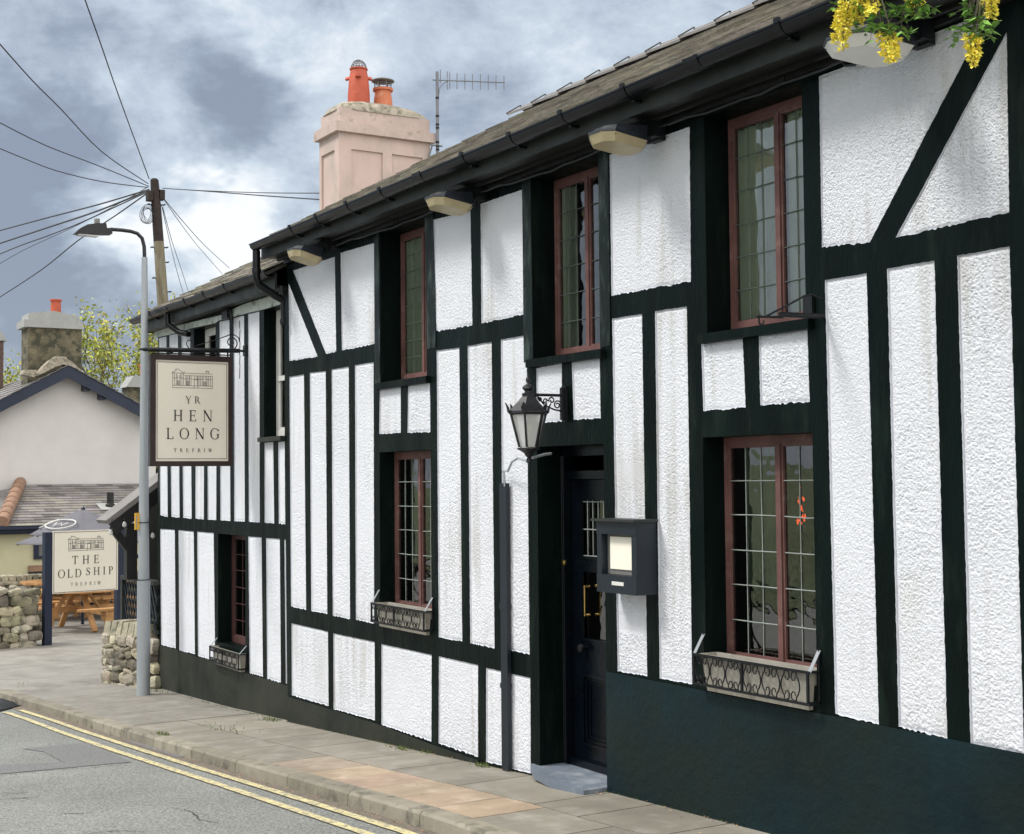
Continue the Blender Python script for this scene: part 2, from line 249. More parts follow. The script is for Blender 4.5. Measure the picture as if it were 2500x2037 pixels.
# ---------------------------------------------------------------- mesh helpers
class MB:
    def __init__(s): s.v = []; s.f = []; s.m = []; s.t = []
    def add(s, vs, fs, mi=0, t=1.):
        o = len(s.v); s.v += [tuple(q) for q in vs]
        for f in fs: s.f.append([i+o for i in f]); s.m.append(mi); s.t.append(t)
        return s
    def poly(s, pts, mi=0, t=1.): return s.add(pts, [list(range(len(pts)))], mi, t)
    def prism(s, pts, ext, mi=0, t=1.):                                  # closed slab: polygon swept along a vector
        n = len(pts); p = [Vector(q) for q in pts]; e = Vector(ext)
        fs = [list(range(n))[::-1], list(range(n, 2*n))]+[[i, (i+1) % n, n+(i+1) % n, n+i] for i in range(n)]
        return s.add(p+[q+e for q in p], fs, mi, t)
    def box(s, c, d, rot=None, mi=0, t=1., taper=None):                  # centre, full size
        vs = []
        for z in (-.5, .5):
            k = taper if (taper and z > 0) else 1
            for x, y in ((-.5, -.5), (.5, -.5), (.5, .5), (-.5, .5)):
                q = Vector((x*d[0]*k, y*d[1]*k, z*d[2]))
                if rot is not None: q = rot @ q
                vs.append(Vector(c)+q)
        return s.add(vs, [[3, 2, 1, 0], [4, 5, 6, 7], [0, 1, 5, 4], [1, 2, 6, 5], [2, 3, 7, 6], [3, 0, 4, 7]], mi, t)
    def bb(s, a, b, mi=0, t=1.):                                         # box between two corners
        a = Vector(a); b = Vector(b); return s.box((a+b)/2, [abs(b[i]-a[i]) for i in range(3)], None, mi, t)
    def beam(s, a, b, wd, th, up=(0, 0, 1), mi=0, t=1.):                 # bar of section wd x th from a to b
        a = Vector(a); b = Vector(b); d = b-a; L = d.length; d.normalize(); u = Vector(up); x = d.cross(u)
        if x.length < 1e-4: x = d.cross(Vector((1, 0, 0)))
        x.normalize(); y = x.cross(d).normalized(); M3 = Matrix((x, d, y)).transposed()
        return s.box((a+b)/2, (wd, L, th), M3, mi, t)
    def tube(s, pts, r, n=8, mi=0, t=1., cap=True):
        pts = [Vector(q) for q in pts]; rs = r if isinstance(r, (list, tuple)) else [r]*len(pts); vs = []; fs = []; ref = None
        for i, p in enumerate(pts):
            d = (pts[min(i+1, len(pts)-1)]-pts[max(i-1, 0)]).normalized()
            if ref is None: ref = d.cross(Vector((.3, .5, .8))).normalized()
            x = (ref-d*ref.dot(d)).normalized(); ref = x; y = d.cross(x)
            for k in range(n):
                a = 2*math.pi*k/n; vs.append(p+(x*math.cos(a)+y*math.sin(a))*rs[i])
        for i in range(len(pts)-1):
            for k in range(n): fs.append([i*n+k, i*n+(k+1) % n, (i+1)*n+(k+1) % n, (i+1)*n+k])
        if cap: fs += [list(range(n))[::-1], [(len(pts)-1)*n+k for k in range(n)]]
        return s.add(vs, fs, mi, t)
    def lathe(s, prof, c, n=20, mi=0, t=1., tilt=None, cap=True, ph=0.):  # profile of (radius, height)
        vs = []; fs = []; c = Vector(c)
        for r, h in prof:
            for k in range(n):
                a = 2*math.pi*k/n+ph; q = Vector((r*math.cos(a), r*math.sin(a), h))
                if tilt is not None: q = tilt @ q
                vs.append(c+q)
        for i in range(len(prof)-1):
            for k in range(n): fs.append([i*n+k, i*n+(k+1) % n, (i+1)*n+(k+1) % n, (i+1)*n+k])
        if cap: fs += [list(range(n))[::-1], [(len(prof)-1)*n+k for k in range(n)]]
        return s.add(vs, fs, mi, t)
    def build(s, name, mats, parent=None, smooth=False, base=None):
        me = bpy.data.meshes.new(name)
        if not isinstance(mats, (list, tuple)): mats = [mats]
        if parent is not None: off = Vector(parent.get('_base', (0, 0, 0)))
        elif base is not None: off = Vector(base)
        else:
            a = np.array(s.v); off = Vector(((a[:, 0].min()+a[:, 0].max())/2, (a[:, 1].min()+a[:, 1].max())/2, a[:, 2].min()))
        me.from_pydata([tuple(Vector(q)-off) for q in s.v], [], s.f)
        for m in mats: me.materials.append(MT[m] if isinstance(m, str) else m)
        me.polygons.foreach_set('material_index', s.m)
        if smooth: me.polygons.foreach_set('use_smooth', [True]*len(s.f))
        if any(m in ('slate', 'slateg', 'pave', 'kerb', 'stone', 'wood', 'leaf', 'petal', 'spring', 'debris') for m in mats):
            at = me.color_attributes.new('tint', 'FLOAT_COLOR', 'CORNER'); buf = []
            for f, t in zip(s.f, s.t):
                tt = t if isinstance(t, tuple) else (t, t, t); buf += [*tt, 1.]*len(f)
            at.data.foreach_set('color', buf)
        me.validate(); me.update()
        o = bpy.data.objects.new(name, me); col.objects.link(o)
        if parent is not None: o.parent = parent; o['_base'] = tuple(off)
        else: o.location = off; o['_base'] = tuple(off)
        if smooth:
            try: me.set_sharp_from_angle(angle=R(40))
            except Exception: pass
        return o
def tag(o, label=None, cat=None, group=None, kind=None):
    if label: o['label'] = label
    if cat: o['category'] = cat
    if group: o['group'] = group
    if kind: o['kind'] = kind
    return o
def thing(name, label, cat, base, group=None):
    o = bpy.data.objects.new(name, None); col.objects.link(o); o.location = base; o['_base'] = tuple(base); o.empty_display_size = .2
    return tag(o, label, cat, group)
def copy_tree(o, parent=None, delta=None):
    c = o.copy(); col.objects.link(c)
    if parent is not None: c.parent = parent
    if delta is not None: c.location = o.location+Vector(delta)
    for ch in list(o.children): copy_tree(ch, c)
    return c
def structure(o): return tag(o, kind='structure')
# value noise on a plane
def vn(x, y, sc_, seed):
    x = x/sc_; y = y/sc_; xi = np.floor(x).astype(np.int64); yi = np.floor(y).astype(np.int64); fx = x-xi; fy = y-yi
    fx = fx*fx*(3-2*fx); fy = fy*fy*(3-2*fy)
    def h(a, b):
        q = (a*374761393+b*668265263+seed*974634777) & 0xffffffff; q = ((q ^ (q >> 13))*1274126177) & 0xffffffff; return ((q ^ (q >> 16)) & 0xffff)/65535.
    return (h(xi, yi)*(1-fx)+h(xi+1, yi)*fx)*(1-fy)+(h(xi, yi+1)*(1-fx)+h(xi+1, yi+1)*fx)*fy
# ================================================================ THE PUB
PANEL_CELL = .0046
def wob(p, q, n, seed, amp):                 # a hand-painted edge from p to q (2D), n+1 points
    t = np.linspace(0, 1, n+1); d = q-p; L = np.linalg.norm(d)+1e-9; nrm = np.array([-d[1], d[0]])/L
    s = t*L; w_ = (vn(s*1., s*0+seed*3.7, .09, seed)-.5)*.35+(vn(s, s*0+seed*1.3, .016, seed+5)-.5)*.8
    w_ = w_*amp*2*np.minimum(1, np.minimum(t, 1-t)*L/.03)
    return p[None]+d[None]*t[:, None]+nrm[None]*w_[:, None]
def relief(x, z):                            # thrown roughcast: rounded lumps about 2 cm across
    wx = x+.008*(vn(x, z, .02, 7)-.5); wz = z+.008*(vn(x, z, .02, 8)-.5)
    a = vn(wx, wz, .0092, 1); b = vn(wx+3.3, wz+1.1, .0062, 2); c = vn(x, z, .15, 3)
    r = 1-np.abs(2*a-1); r2 = 1-np.abs(2*b-1)
    return .0050*(r**1.2)+.0034*r2+.003*c
panel_holes = {}
def panel(corners, y0, parent, key, cell=PANEL_CELL, rec=.011, smooth_z=None):
    c = [np.array(q, float) for q in corners]; sd = len(panel_holes.setdefault(key, []))+1
    def nn(a, b): return max(3, int(np.linalg.norm(a-b)/.009))
    nt_, nb = max(nn(c[0], c[1]), nn(c[3], c[2])), 0; nl = max(nn(c[0], c[3]), nn(c[1], c[2]))
    top = wob(c[0], c[1], nt_, sd, .0022); bot = wob(c[3], c[2], nt_, sd+50, .0075); lf = wob(c[0], c[3], nl, sd+90, .0022); rt = wob(c[1], c[2], nl, sd+130, .0022)
    # rounded corners
    ring = list(top)+list(rt[1:])+list(bot[::-1][1:])+list(lf[::-1][1:-1])
    panel_holes[key].append([tuple(q) for q in ring])
    mb = MB()
    # painted reveal round the panel
    n = len(ring); vs = [(q[0], y0, q[1]) for q in ring]+[(q[0], y0+rec+.004, q[1]) for q in ring]
    mb.add(vs, [[i, (i+1) % n, n+(i+1) % n, n+i] for i in range(n)])
    W_ = max(np.linalg.norm(c[1]-c[0]), np.linalg.norm(c[2]-c[3])); H_ = max(np.linalg.norm(c[3]-c[0]), np.linalg.norm(c[2]-c[1]))
    nu, nv = max(4, int(W_/cell)), max(4, int(H_/cell))
    u = np.linspace(0, 1, nu+1); v = np.linspace(0, 1, nv+1)
    def at(cv, t): k = t*(len(cv)-1); i = np.minimum(k.astype(int), len(cv)-2); f = (k-i)[:, None]; return cv[i]*(1-f)+cv[i+1]*f
    T, B, L_, R_ = at(top, u), at(bot, u), at(lf, v), at(rt, v)
    U, V = np.meshgrid(u, v); U = U[..., None]; V = V[..., None]
    S = (1-V)*T[None]+V*B[None]+(1-U)*L_[:, None]+U*R_[:, None]-((1-U)*(1-V)*c[0]+U*(1-V)*c[1]+(1-U)*V*c[3]+U*V*c[2])
    x, z = S[..., 0], S[..., 1]
    edge = np.minimum(np.minimum(U[..., 0], 1-U[..., 0])*W_, np.minimum(V[..., 0], 1-V[..., 0])*H_)
    k = np.clip(edge/.022, 0, 1); k = k*k*(3-2*k)
    h = relief(x, z)*(.55+.8*vn(x+sd*5.1, z+sd*2.3, .42, 31))
    if smooth_z is not None:
        for a, b in smooth_z: q = np.clip((z-a)/.02, 0, 1)*np.clip((b-z)/.02, 0, 1); h = h*(1-q)+.004*q
    y = y0+rec-h*k
    vs = np.stack([x, y, z], -1).reshape(-1, 3)
    idx = np.arange((nu+1)*(nv+1)).reshape(nv+1, nu+1)
    fs = np.stack([idx[:-1, :-1], idx[1:, :-1], idx[1:, 1:], idx[:-1, 1:]], -1).reshape(-1, 4)
    off = len(mb.v); allv = np.array(mb.v+[]).reshape(-1, 3); allv = np.vstack([allv, vs])-np.array(parent['_base'])
    me = bpy.data.meshes.new('render_panel'); nf0 = len(mb.f)
    F4 = np.vstack([np.array(mb.f), fs+off]).astype(np.int32)
    me.vertices.add(len(allv)); me.vertices.foreach_set('co', allv.astype(np.float32).ravel())
    me.loops.add(F4.size); me.loops.foreach_set('vertex_index', F4.ravel())
    me.polygons.add(len(F4)); me.polygons.foreach_set('loop_start', np.arange(len(F4), dtype=np.int32)*4)
    sm = np.ones(len(F4), bool); sm[:nf0] = False; me.polygons.foreach_set('use_smooth', sm)
    me.update(calc_edges=True); me.materials.append(MT['white'])
    o = bpy.data.objects.new('render_panel', me); col.objects.link(o); o.parent = parent; o['_base'] = parent['_base']
    return o
def sheet(outer, holes, y, mb, mi=0):        # a flat wall sheet with openings, in the plane Y = y
    vs = [Vector(q) for q in outer]; faces = [list(range(len(outer)))]
    for h in holes:
        o = len(vs); vs += [Vector(q) for q in h]; faces.append(list(range(o, o+len(h))))
    V_, E_, F_, _, _, OF = geometry.delaunay_2d_cdt(vs, [], faces, 0, 1e-6)
    VA = np.array([tuple(q) for q in V_]); FA = np.array([list(f)[:3] for f in F_]); cen = VA[FA].mean(1); hid = np.zeros(len(FA), bool)
    for h in holes:
        H_ = np.array(h, float); K_ = np.roll(H_, -1, 0); ins = np.zeros(len(FA), bool)
        for (x1, y1), (x2, y2) in zip(H_, K_):
            if y1 == y2: continue
            c_ = (y1 > cen[:, 1]) != (y2 > cen[:, 1]); ins ^= c_ & (cen[:, 0] < (x2-x1)*(cen[:, 1]-y1)/(y2-y1)+x1)
        hid |= ins
    fs = [list(f) for f, k in zip(F_, hid) if not k]
    out_ = []
    for f in fs:                              # faces look towards the street (-Y)
        a, b, c = (V_[i] for i in f[:3])
        if (b-a).cross(c-a) < 0: f = f[::-1]
        out_.append(f)
    mb.add([(q.x, y, q.y) for q in V_], out_, mi)

def lites(parent, X0, X1, Z0, Z1, d, light_xs, cols, rows, framemat='red', leadmat='lead', fw=.026, mull=.034, top=.045, cas=.012, bot=.062, sill=True, curtains=()):
    """a casement window in the opening X0..X1, Z0..Z1, its frame d behind the wall face; light_xs splits it into lights"""
    fr = MB(); y0, y1 = d, d+.05
    fr.bb((X0, y0, Z0), (X0+fw, y1, Z1)); fr.bb((X1-fw, y0, Z0), (X1, y1, Z1)); fr.bb((X0+fw, y0+.002, Z1-top), (X1-fw, y1, Z1)); fr.bb((X0+fw, y0-.006, Z0), (X1-fw, y1, Z0+bot))
    xs = [X0+fw]
    for mx in light_xs:
        fr.bb((mx-mull/2, y0-.004, Z0+bot), (mx+mull/2, y1, Z1-top)); xs += [mx-mull/2, mx+mull/2]
    xs.append(X1-fw)
    zb, zt = Z0+bot, Z1-top
    for k in range(0, len(xs), 2):            # casement beads
        a, b = xs[k], xs[k+1]
        for q in ((a, zb, a+cas, zt), (b-cas, zb, b, zt), (a+cas, zb, b-cas, zb+cas), (a+cas, zt-cas, b-cas, zt)):
            fr.bb((q[0], y0+.006, q[1]), (q[2], y1-.004, q[3]))
    wobj = fr.build('window', framemat, parent)
    for k in range(0, len(xs), 2):
        a, b = xs[k]+cas*.6, xs[k+1]-cas*.6; g_ = MB(); g_.poly([(a, y0+.018, zb), (b, y0+.018, zb), (b, y0+.018, zt), (a, y0+.018, zt)]); g_.build('glass_pane', 'glass', wobj)
        ld = MB(); a, b = xs[k]+cas, xs[k+1]-cas
        for i in range(1, cols):
            xx = a+(b-a)*i/cols; ld.tube([(xx, y0+.014, zb+cas), (xx+rng.normal(0, .002), y0+.014, (zb+zt)/2), (xx, y0+.014, zt-cas)], .0026, 6)
        for i in range(1, rows):
            zz = zb+(zt-zb)*i/rows+rng.normal(0, .002); ld.tube([(a, y0+.011, zz), ((a+b)/2, y0+.011, zz+rng.normal(0, .003)), (b, y0+.011, zz)], .0030, 6)
            for j in range(1, cols): ld.lathe([(.0001, -.006), (.007, 0), (.0001, .006)], (a+(b-a)*j/cols, y0+.012, zz), 6)
        if cols > 1: ld.build('lead_lattice', leadmat, wobj)
    for (ca, cb, za, zb_, mt_, dep) in curtains:
        cu = MB(); n = 40; vs = []
        for i in range(n+1):
            t = i/n; xx = ca+(cb-ca)*t; yy = d+dep+.018*math.sin(t*abs(cb-ca)/.05*2*math.pi+ca*3)+.008*math.sin(t*23)
            vs += [(xx, yy, za), (xx, yy, zb_)]
        cu.add(vs, [[2*i, 2*i+2, 2*i+3, 2*i+1] for i in range(n)]); cu.build('curtain', mt_, wobj, smooth=True)
    return wobj
def reveal(mb, X0, X1, Z0, Z1, y, d, mi=0, floor=True):
    mb.poly([(X0, y, Z0), (X0, y+d, Z0), (X0, y+d, Z1), (X0, y, Z1)][::-1], mi); mb.poly([(X1, y, Z0), (X1, y+d, Z0), (X1, y+d, Z1), (X1, y, Z1)], mi)
    mb.poly([(X0, y, Z1), (X0, y+d, Z1), (X1, y+d, Z1), (X1, y, Z1)][::-1], mi)
    if floor: mb.poly([(X0, y, Z0), (X0, y+d, Z0), (X1, y+d, Z0), (X1, y, Z0)], mi)

A_ = lambda x, y: (640+x/3.044, 500+y/3.044)
B_ = lambda x, y: (640+x/3.044, 1050+y/3.044)
PP = lambda x, y: (640+x/2.368, 1500+y/2.368)
D_ = lambda x, y: (1200+x/3.156, 850+y/3.156)
E_c = lambda x, y: (1200+x/2.67, 1350+y/2.67)
C1 = lambda x, y: (1240+x/4.262, 300+y/4.262)
C2 = lambda x, y: (1240+x/4.262, 650+y/4.262)
C3 = lambda x, y: (1660+x/4.262, 700+y/4.262)
C4 = lambda x, y: (2000+x/4.262, 500+y/4.262)
C5 = lambda x, y: (1900+x/3.552, 1637+y/3.552)
U_ = lambda x, y: (1400+x/2.48, 150+y/2.48)
T_ = lambda x, y: (1900+x/2.67, y/2.67)
R_c = lambda x, y: (1600+x/2.17, 1000+y/2.17)
Q7 = lambda x, y: (340+x/5.327, 700+y/5.327)
L1 = lambda x, y: (x/2.804, 600+y/2.804)
L2 = lambda x, y: (x/2.804, 1150+y/2.804)
L6 = lambda x, y: (x/2.804, 1650+y/2.804)
K4 = lambda x, y: (600+x/3.044, 200+y/3.044)
K5 = lambda x, y: (1200+x/2.664, y/2.664)
W6 = lambda x, y: (1640+x/5.074, 1520+y/5.074)
S7 = lambda x, y: (740+x/3.946, 100+y/3.946)
def XZ(pts, y=0.): return [(q.x, q.z) for q in (P(*p, y) for p in pts)]

pub = thing('timber_framed_pub', 'long black and white timber framed pub with slate roof, black door and leaded windows', 'pub', (0, 0, 0))
main_panels = [
 [A_(197, 590), A_(199, 590), A_(412, 1128), A_(203, 1163)],
 [A_(230, 490), A_(540, 388), A_(550, 1090), A_(475, 1108)],
 [A_(583, 358), A_(832, 285), A_(838, 1035), A_(593, 1083)],
 [A_(203, 1280), A_(310, 1262), B_(327, 1338), B_(215, 1312)],
 [A_(355, 1250), A_(472, 1237), B_(484, 1368), B_(365, 1345)],
 [A_(517, 1225), A_(643, 1205), B_(653, 1405), B_(525, 1380)],
 [A_(690, 1193), A_(828, 1170), B_(832, 1438), B_(697, 1408)],
 [A_(875, 1370), A_(1030, 1345), A_(1030, 1695), A_(870, 1705)],
 [A_(1085, 1330), A_(1247, 1310), A_(1250, 1690), A_(1080, 1695)],
 [A_(1273, 112), A_(1548, 45), A_(1562, 895), A_(1280, 945)],
 [A_(1623, -5), A_(1930, -112), A_(1945, 815), A_(1630, 882)],
 [A_(1297, 1085), A_(1465, 1062), B_(1487, 1572), B_(1313, 1540)],
 [A_(1528, 1050), A_(1705, 1020), B_(1727, 1622), B_(1547, 1585)],
 [A_(1775, 1003), A_(1965, 970), B_(1987, 1670), B_(1788, 1630)],
 [PP(170, 52), PP(380, 100), PP(384, 530), PP(172, 468)],
 [PP(412, 110), PP(650, 160), PP(652, 613), PP(413, 548)],
 [PP(690, 172), PP(980, 235), PP(978, 735), PP(690, 638)],
 [PP(1022, 243), PP(1248, 293), PP(1248, 825), PP(1020, 745)],
 [PP(1295, 310), PP(1550, 368), PP(1553, 920), PP(1295, 852)],
 [C2(297, 1065), C2(560, 1015), C2(563, 1620), C2(300, 1632)],
 [C2(665, 990), C2(955, 955), C2(965, 1585), C2(685, 1600)],
 [C1(1058, 334), C1(1890, 42), C2(1903, 160), C2(1078, 308)],
 [C2(1085, 548), C2(1395, 500), E_c(1015, 806), E_c(822, 772)],
 [C2(1530, 470), C2(1862, 420), R_c(195, 1456), R_c(23, 1426)],
 [C3(222, 590), C3(652, 528), C3(683, 1258), C3(243, 1295)],
 [C3(820, 492), C3(1325, 427), C3(1350, 1197), C3(838, 1235)],
 [T_(265, 500), T_(1375, 82), T_(597, 1580), T_(285, 1615)],
 [T_(1487, 215), T_(1489, 215), T_(1505, 1385), T_(765, 1550)],
 [C4(60, 787), C4(493, 713), C5(873, 470), C5(495, 375)],
 [C4(706, 667), C4(1198, 582), C5(1467, 600), C5(1045, 487)],
 [C4(1435, 532), C4(1980, 435), (2500.5, 1846), C5(1668, 640)],
]
for i, pts in enumerate(main_panels):
    panel(XZ(pts), 0., pub, 'main', cell=.0034 if i > 20 else .0046, smooth_z=[(.98, 1.10), (1.83, 1.95)] if i == 22 else None)
# beyond the frame on the right the wall goes on
for xa, xb, za, zb in ((-3.52, -3.20, .78, 2.95), (-3.02, -2.70, .78, 2.95), (-3.52, -2.70, 3.1, 3.62)):
    panel([(xa, zb), (xb, zb), (xb, za), (xa, za)], 0., pub, 'main', cell=.03)
def opening(tl, tr, br, bl, y=0.):
    q = [P(*p, y) for p in (tl, tr, br, bl)]
    return (q[0].x+q[3].x)/2, (q[1].x+q[2].x)/2, (q[2].z+q[3].z)/2, (q[0].z+q[1].z)/2
def rect(o): X0, X1, Z0, Z1 = o; return [(X0, Z0), (X1, Z0), (X1, Z1), (X0, Z1)]
SOF = 3.80                                    # soffit height
oU1 = opening(A_(877, 140), A_(1207, 30), A_(1232, 1275), A_(886, 1335)); oU1 = (*oU1[:3], SOF-.06)
oL1 = opening(B_(870, 165), B_(1252, 150), B_(1262, 1325), B_(880, 1262)); oL1 = (*oL1[:2], oL1[2]-.08, oL1[3])
oU2 = opening(C1(240, 420), C1(936, 320), C2(965, 872), C2(272, 985)); oU2 = (*oU2[:3], SOF-.06)
oU3 = opening(U_(795, 225), U_(1381, 100), U_(1407, 1565), U_(804, 1660)); oU3 = (*oU3[:3], SOF-.06)
oL3 = opening(R_c(257, 145), R_c(825, 125), R_c(861, 1345), R_c(262, 1290))
oL3 = (*oL3[:2], oL3[2]-.09, oL3[3])
DX0, DX1, DZ1 = -7.333, -6.612, 2.052
oD = (DX0, DX1, .06, DZ1)
XL, XR = -11.44, -2.4
tf = MB()
sheet([(XL, -.9), (XR, -.9), (XR, 3.95), (XL, 3.95)], panel_holes['main']+[rect(o) for o in (oU1, oL1, oU2, oU3, oL3, oD)], 0., tf)
for o in (oU1, oL1, oU2, oU3, oL3): reveal(tf, *o, 0., .17)
reveal(tf, *oD, 0., .20, floor=False)
tf.poly([(XL, 0, -.9), (XL, 0, 3.95), (XL, .3, 3.95), (XL, .3, -.9)]); tf.poly([(XR, 0, -.9), (XR, 5, -.9), (XR, 5, 3.95), (XR, 0, 3.95)])
tf.build('timber_frame', 'timber', pub)
# weathered head plates and posts, nailed 4 mm proud of the frame
for a, b, c_, d_ in ((A_(1212, 50), A_(1272, 30), A_(1294, 1062), A_(1232, 1075)), (A_(1937, -260), A_(1998, -280), A_(2018, 1160), A_(1950, 1175)),
                     (C1(945, 300), C1(1052, 300), C2(1072, 830), C2(968, 850)), (A_(836, 250), A_(872, 180), A_(880, 1330), A_(842, 1350))):
    tw = MB(); tw.prism([(x, -.001, z) for x, z in XZ((a, b, c_, d_))], (0, -.005, 0)); tw.build('window_post', 'timberw', pub)
# window ledges under the upper windows
for o in (oU1, oU2, oU3):
    s_ = MB(); s_.bb((o[0]-.04, -.035, o[2]-.045), (o[1]+.05, .10, o[2]+.004)); s_.build('sill', 'timber', pub)
# plinth: a darker painted band at the foot of the wall, 6 mm proud
pl = MB()
zt = [P(*R_c(20, 1432)).z-.012, P(*C5(495, 380)).z-.012]
def slab_poly(pts, y, t): return [(x, y, z) for x, z in pts]
pz = .748
pl.prism([(DX1+.005, 0, -.3), (XR, 0, -.3), (XR, 0, pz), (DX1+.005, 0, pz)], (0, -.007, 0))
pl.build('plinth', 'plinth', pub)
pl = MB()
low = [(XL, P(*PP(172, 470)).z-.02)]+[(P(*PP(a, b)).x, P(*PP(a, b)).z-.018) for a, b in ((384, 533), (652, 616), (980, 738), (1250, 828))]
pl.prism([(x, 0, z) for x, z in low]+[(low[-1][0], 0, -.7), (XL, 0, -.7)], (0, -.006, 0)); pl.build('plinth', 'plinthm', pub)

# windows
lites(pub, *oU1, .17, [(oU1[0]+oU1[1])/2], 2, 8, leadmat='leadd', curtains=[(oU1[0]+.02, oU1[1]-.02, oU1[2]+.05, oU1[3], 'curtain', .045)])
lites(pub, *oL1, .125, [(oL1[0]+oL1[1])/2], 3, 6, curtains=[(oL1[0]+.16, oL1[0]+.40, oL1[2]+.36, oL1[3], 'curtain3', .06), (oL1[1]-.17, oL1[1]-.02, oL1[2]+.36, oL1[3], 'curtain3', .14)])
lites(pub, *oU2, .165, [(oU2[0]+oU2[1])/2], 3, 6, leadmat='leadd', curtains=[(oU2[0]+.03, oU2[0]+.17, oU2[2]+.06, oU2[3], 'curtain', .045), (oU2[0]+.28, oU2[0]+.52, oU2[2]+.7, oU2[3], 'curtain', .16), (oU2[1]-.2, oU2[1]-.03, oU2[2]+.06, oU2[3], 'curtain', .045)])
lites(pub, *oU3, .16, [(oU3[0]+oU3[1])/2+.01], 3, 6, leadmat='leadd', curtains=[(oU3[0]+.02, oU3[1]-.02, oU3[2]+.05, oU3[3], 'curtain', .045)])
w3 = lites(pub, *oL3, .14, [(oL3[0]+oL3[1])/2+.01], 3, 6, curtains=[(oL3[0]+.10, oL3[0]+.36, oL3[2]+.42, oL3[3], 'curtain3', .06), (oL3[1]-.22, oL3[1]-.01, oL3[2]+.50, oL3[3], 'curtain2', .30)])
# inside: dark rooms behind the windows
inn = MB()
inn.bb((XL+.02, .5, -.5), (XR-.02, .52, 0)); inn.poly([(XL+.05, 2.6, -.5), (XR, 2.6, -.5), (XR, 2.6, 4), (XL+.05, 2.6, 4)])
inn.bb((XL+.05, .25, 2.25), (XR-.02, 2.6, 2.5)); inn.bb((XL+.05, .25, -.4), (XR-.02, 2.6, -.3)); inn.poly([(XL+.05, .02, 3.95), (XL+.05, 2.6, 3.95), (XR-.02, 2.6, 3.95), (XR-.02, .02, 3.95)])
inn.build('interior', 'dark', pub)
# red wall lamp with a glass shade behind the right-hand lower window
lp = P(*R_c(772, 548), .36)
wl = thing('table_lamp', 'glowing orange red lamp with glass drops seen through the lower right leaded window', 'lamp', (lp.x, lp.y, lp.z-.3))
q = MB(); rl = random.Random(4)
for k in range(26): c_ = lp+Vector((rl.gauss(0, .018), rl.gauss(0, .012), rl.gauss(0, .045))); s_ = rl.uniform(.002, .0065); q.lathe([(.0005, -s_*1.6), (s_, 0), (.0005, s_*2.2)], c_, 6)
q.build('lamp_shade', 'redlamp', wl, smooth=True)
q = MB(); q.tube([lp-Vector((0, 0, .1)), lp-Vector((0, 0, .3))], .006, 6)
for k in range(3): q.lathe([(.001, -.03), (.012, 0), (.001, .03)], lp+Vector((.05*math.cos(k*2.1), .03*math.sin(k*2.1), -.2-.04*k)), 6)
q.build('lamp_stem', 'brass', wl)

# door in its deep recess
def dz(py_pt): return P(*py_pt, .2).z
dframe = MB()
Yd = .20
dframe.bb((DX0, Yd-.03, .09), (DX0+.055, Yd+.05, DZ1)); dframe.bb((DX1-.055, Yd-.03, .09), (DX1, Yd+.05, DZ1)); dframe.bb((DX0+.055, Yd-.028, DZ1-.06), (DX1-.055, Yd+.05, DZ1))
dframe.bb((DX0+.055, Yd-.035, 1.90-.05), (DX1-.055, Yd+.05, 1.90)); dframe.bb((DX0+.055, Yd-.02, .07), (DX1-.055, Yd+.05, .10))
for k in (.018, .036): dframe.tube([(DX0+k, Yd-.032, .1), (DX0+k, Yd-.032, DZ1-.06)], .006, 6)
dfo = dframe.build('door_frame', 'door', pub)
x0, x1, zb, zt_ = DX0+.06, DX1-.06, .105, 1.845
Yl = Yd+.012
dl = MB()
wins = [(x0+.10, x1-.10, 1.36, 1.72), (x0+.10, x1-.10, .86, 1.28)]; pan = (x0+.10, x1-.10, .22, .66)
zs = [zb, pan[2], pan[3], .86, 1.28, 1.36, 1.72, zt_]
dl.bb((x0, Yl, zb), (x0+.10, Yl+.04, zt_)); dl.bb((x1-.10, Yl, zb), (x1, Yl+.04, zt_))
for a, b in ((zb, .22), (.66, .86), (1.28, 1.36), (1.72, zt_)): dl.bb((x0+.10, Yl, a), (x1-.10, Yl+.04, b))
dl.bb((x0+.10, Yl+.022, .22), (x1-.10, Yl+.04, .66))
for k, (ins, dep) in enumerate(((0, -.008), (.022, .004), (.044, .014))):      # panel moulding steps
    a0, a1, b0, b1 = pan[0]+ins, pan[1]-ins, pan[2]+ins, pan[3]-ins; t_ = .02
    for q in (((a0, b0), (a0+t_, b1)), ((a1-t_, b0), (a1, b1)), ((a0+t_, b0), (a1-t_, b0+t_)), ((a0+t_, b1-t_), (a1-t_, b1))):
        dl.bb((q[0][0], Yl+dep, q[0][1]), (q[1][0], Yl+.024, q[1][1]))
dl.bb((x0-.02, Yl-.035, .10), (x1+.02, Yl, .135))                              # weather bar
for wx0, wx1, wz0, wz1 in wins:
    dl.bb((wx0, Yl-.008, wz0), (wx1, Yl+.01, wz0+.015)); dl.bb((wx0, Yl-.006, wz0+.015), (wx0+.012, Yl+.01, wz1))
door = dl.build('door', 'door', pub)
for wx0, wx1, wz0, wz1 in wins:
    q = MB(); q.poly([(wx0, Yl+.02, wz0), (wx1, Yl+.02, wz0), (wx1, Yl+.02, wz1), (wx0, Yl+.02, wz1)]); q.build('glass_pane', 'glass', door)
q = MB()
for i in range(1, 7): xx = wins[0][0]+(wins[0][1]-wins[0][0])*i/7; q.tube([(xx, Yl+.014, wins[0][2]), (xx, Yl+.014, wins[0][3])], .0032, 6)
for zz in (wins[0][2]+.018, 1.54, wins[0][3]-.01): q.tube([(wins[0][0], Yl+.013, zz), (wins[0][1], Yl+.013, zz)], .0036, 6)
q.build('lead_lattice', 'lead', door)
hx = P(*E_c(612, 300), Yl-.03)
q = MB(); q.tube([(hx.x, Yl-.035, P(*E_c(612, 212), Yl-.03).z), (hx.x, Yl-.035, P(*E_c(614, 412), Yl-.03).z)], .006, 8)
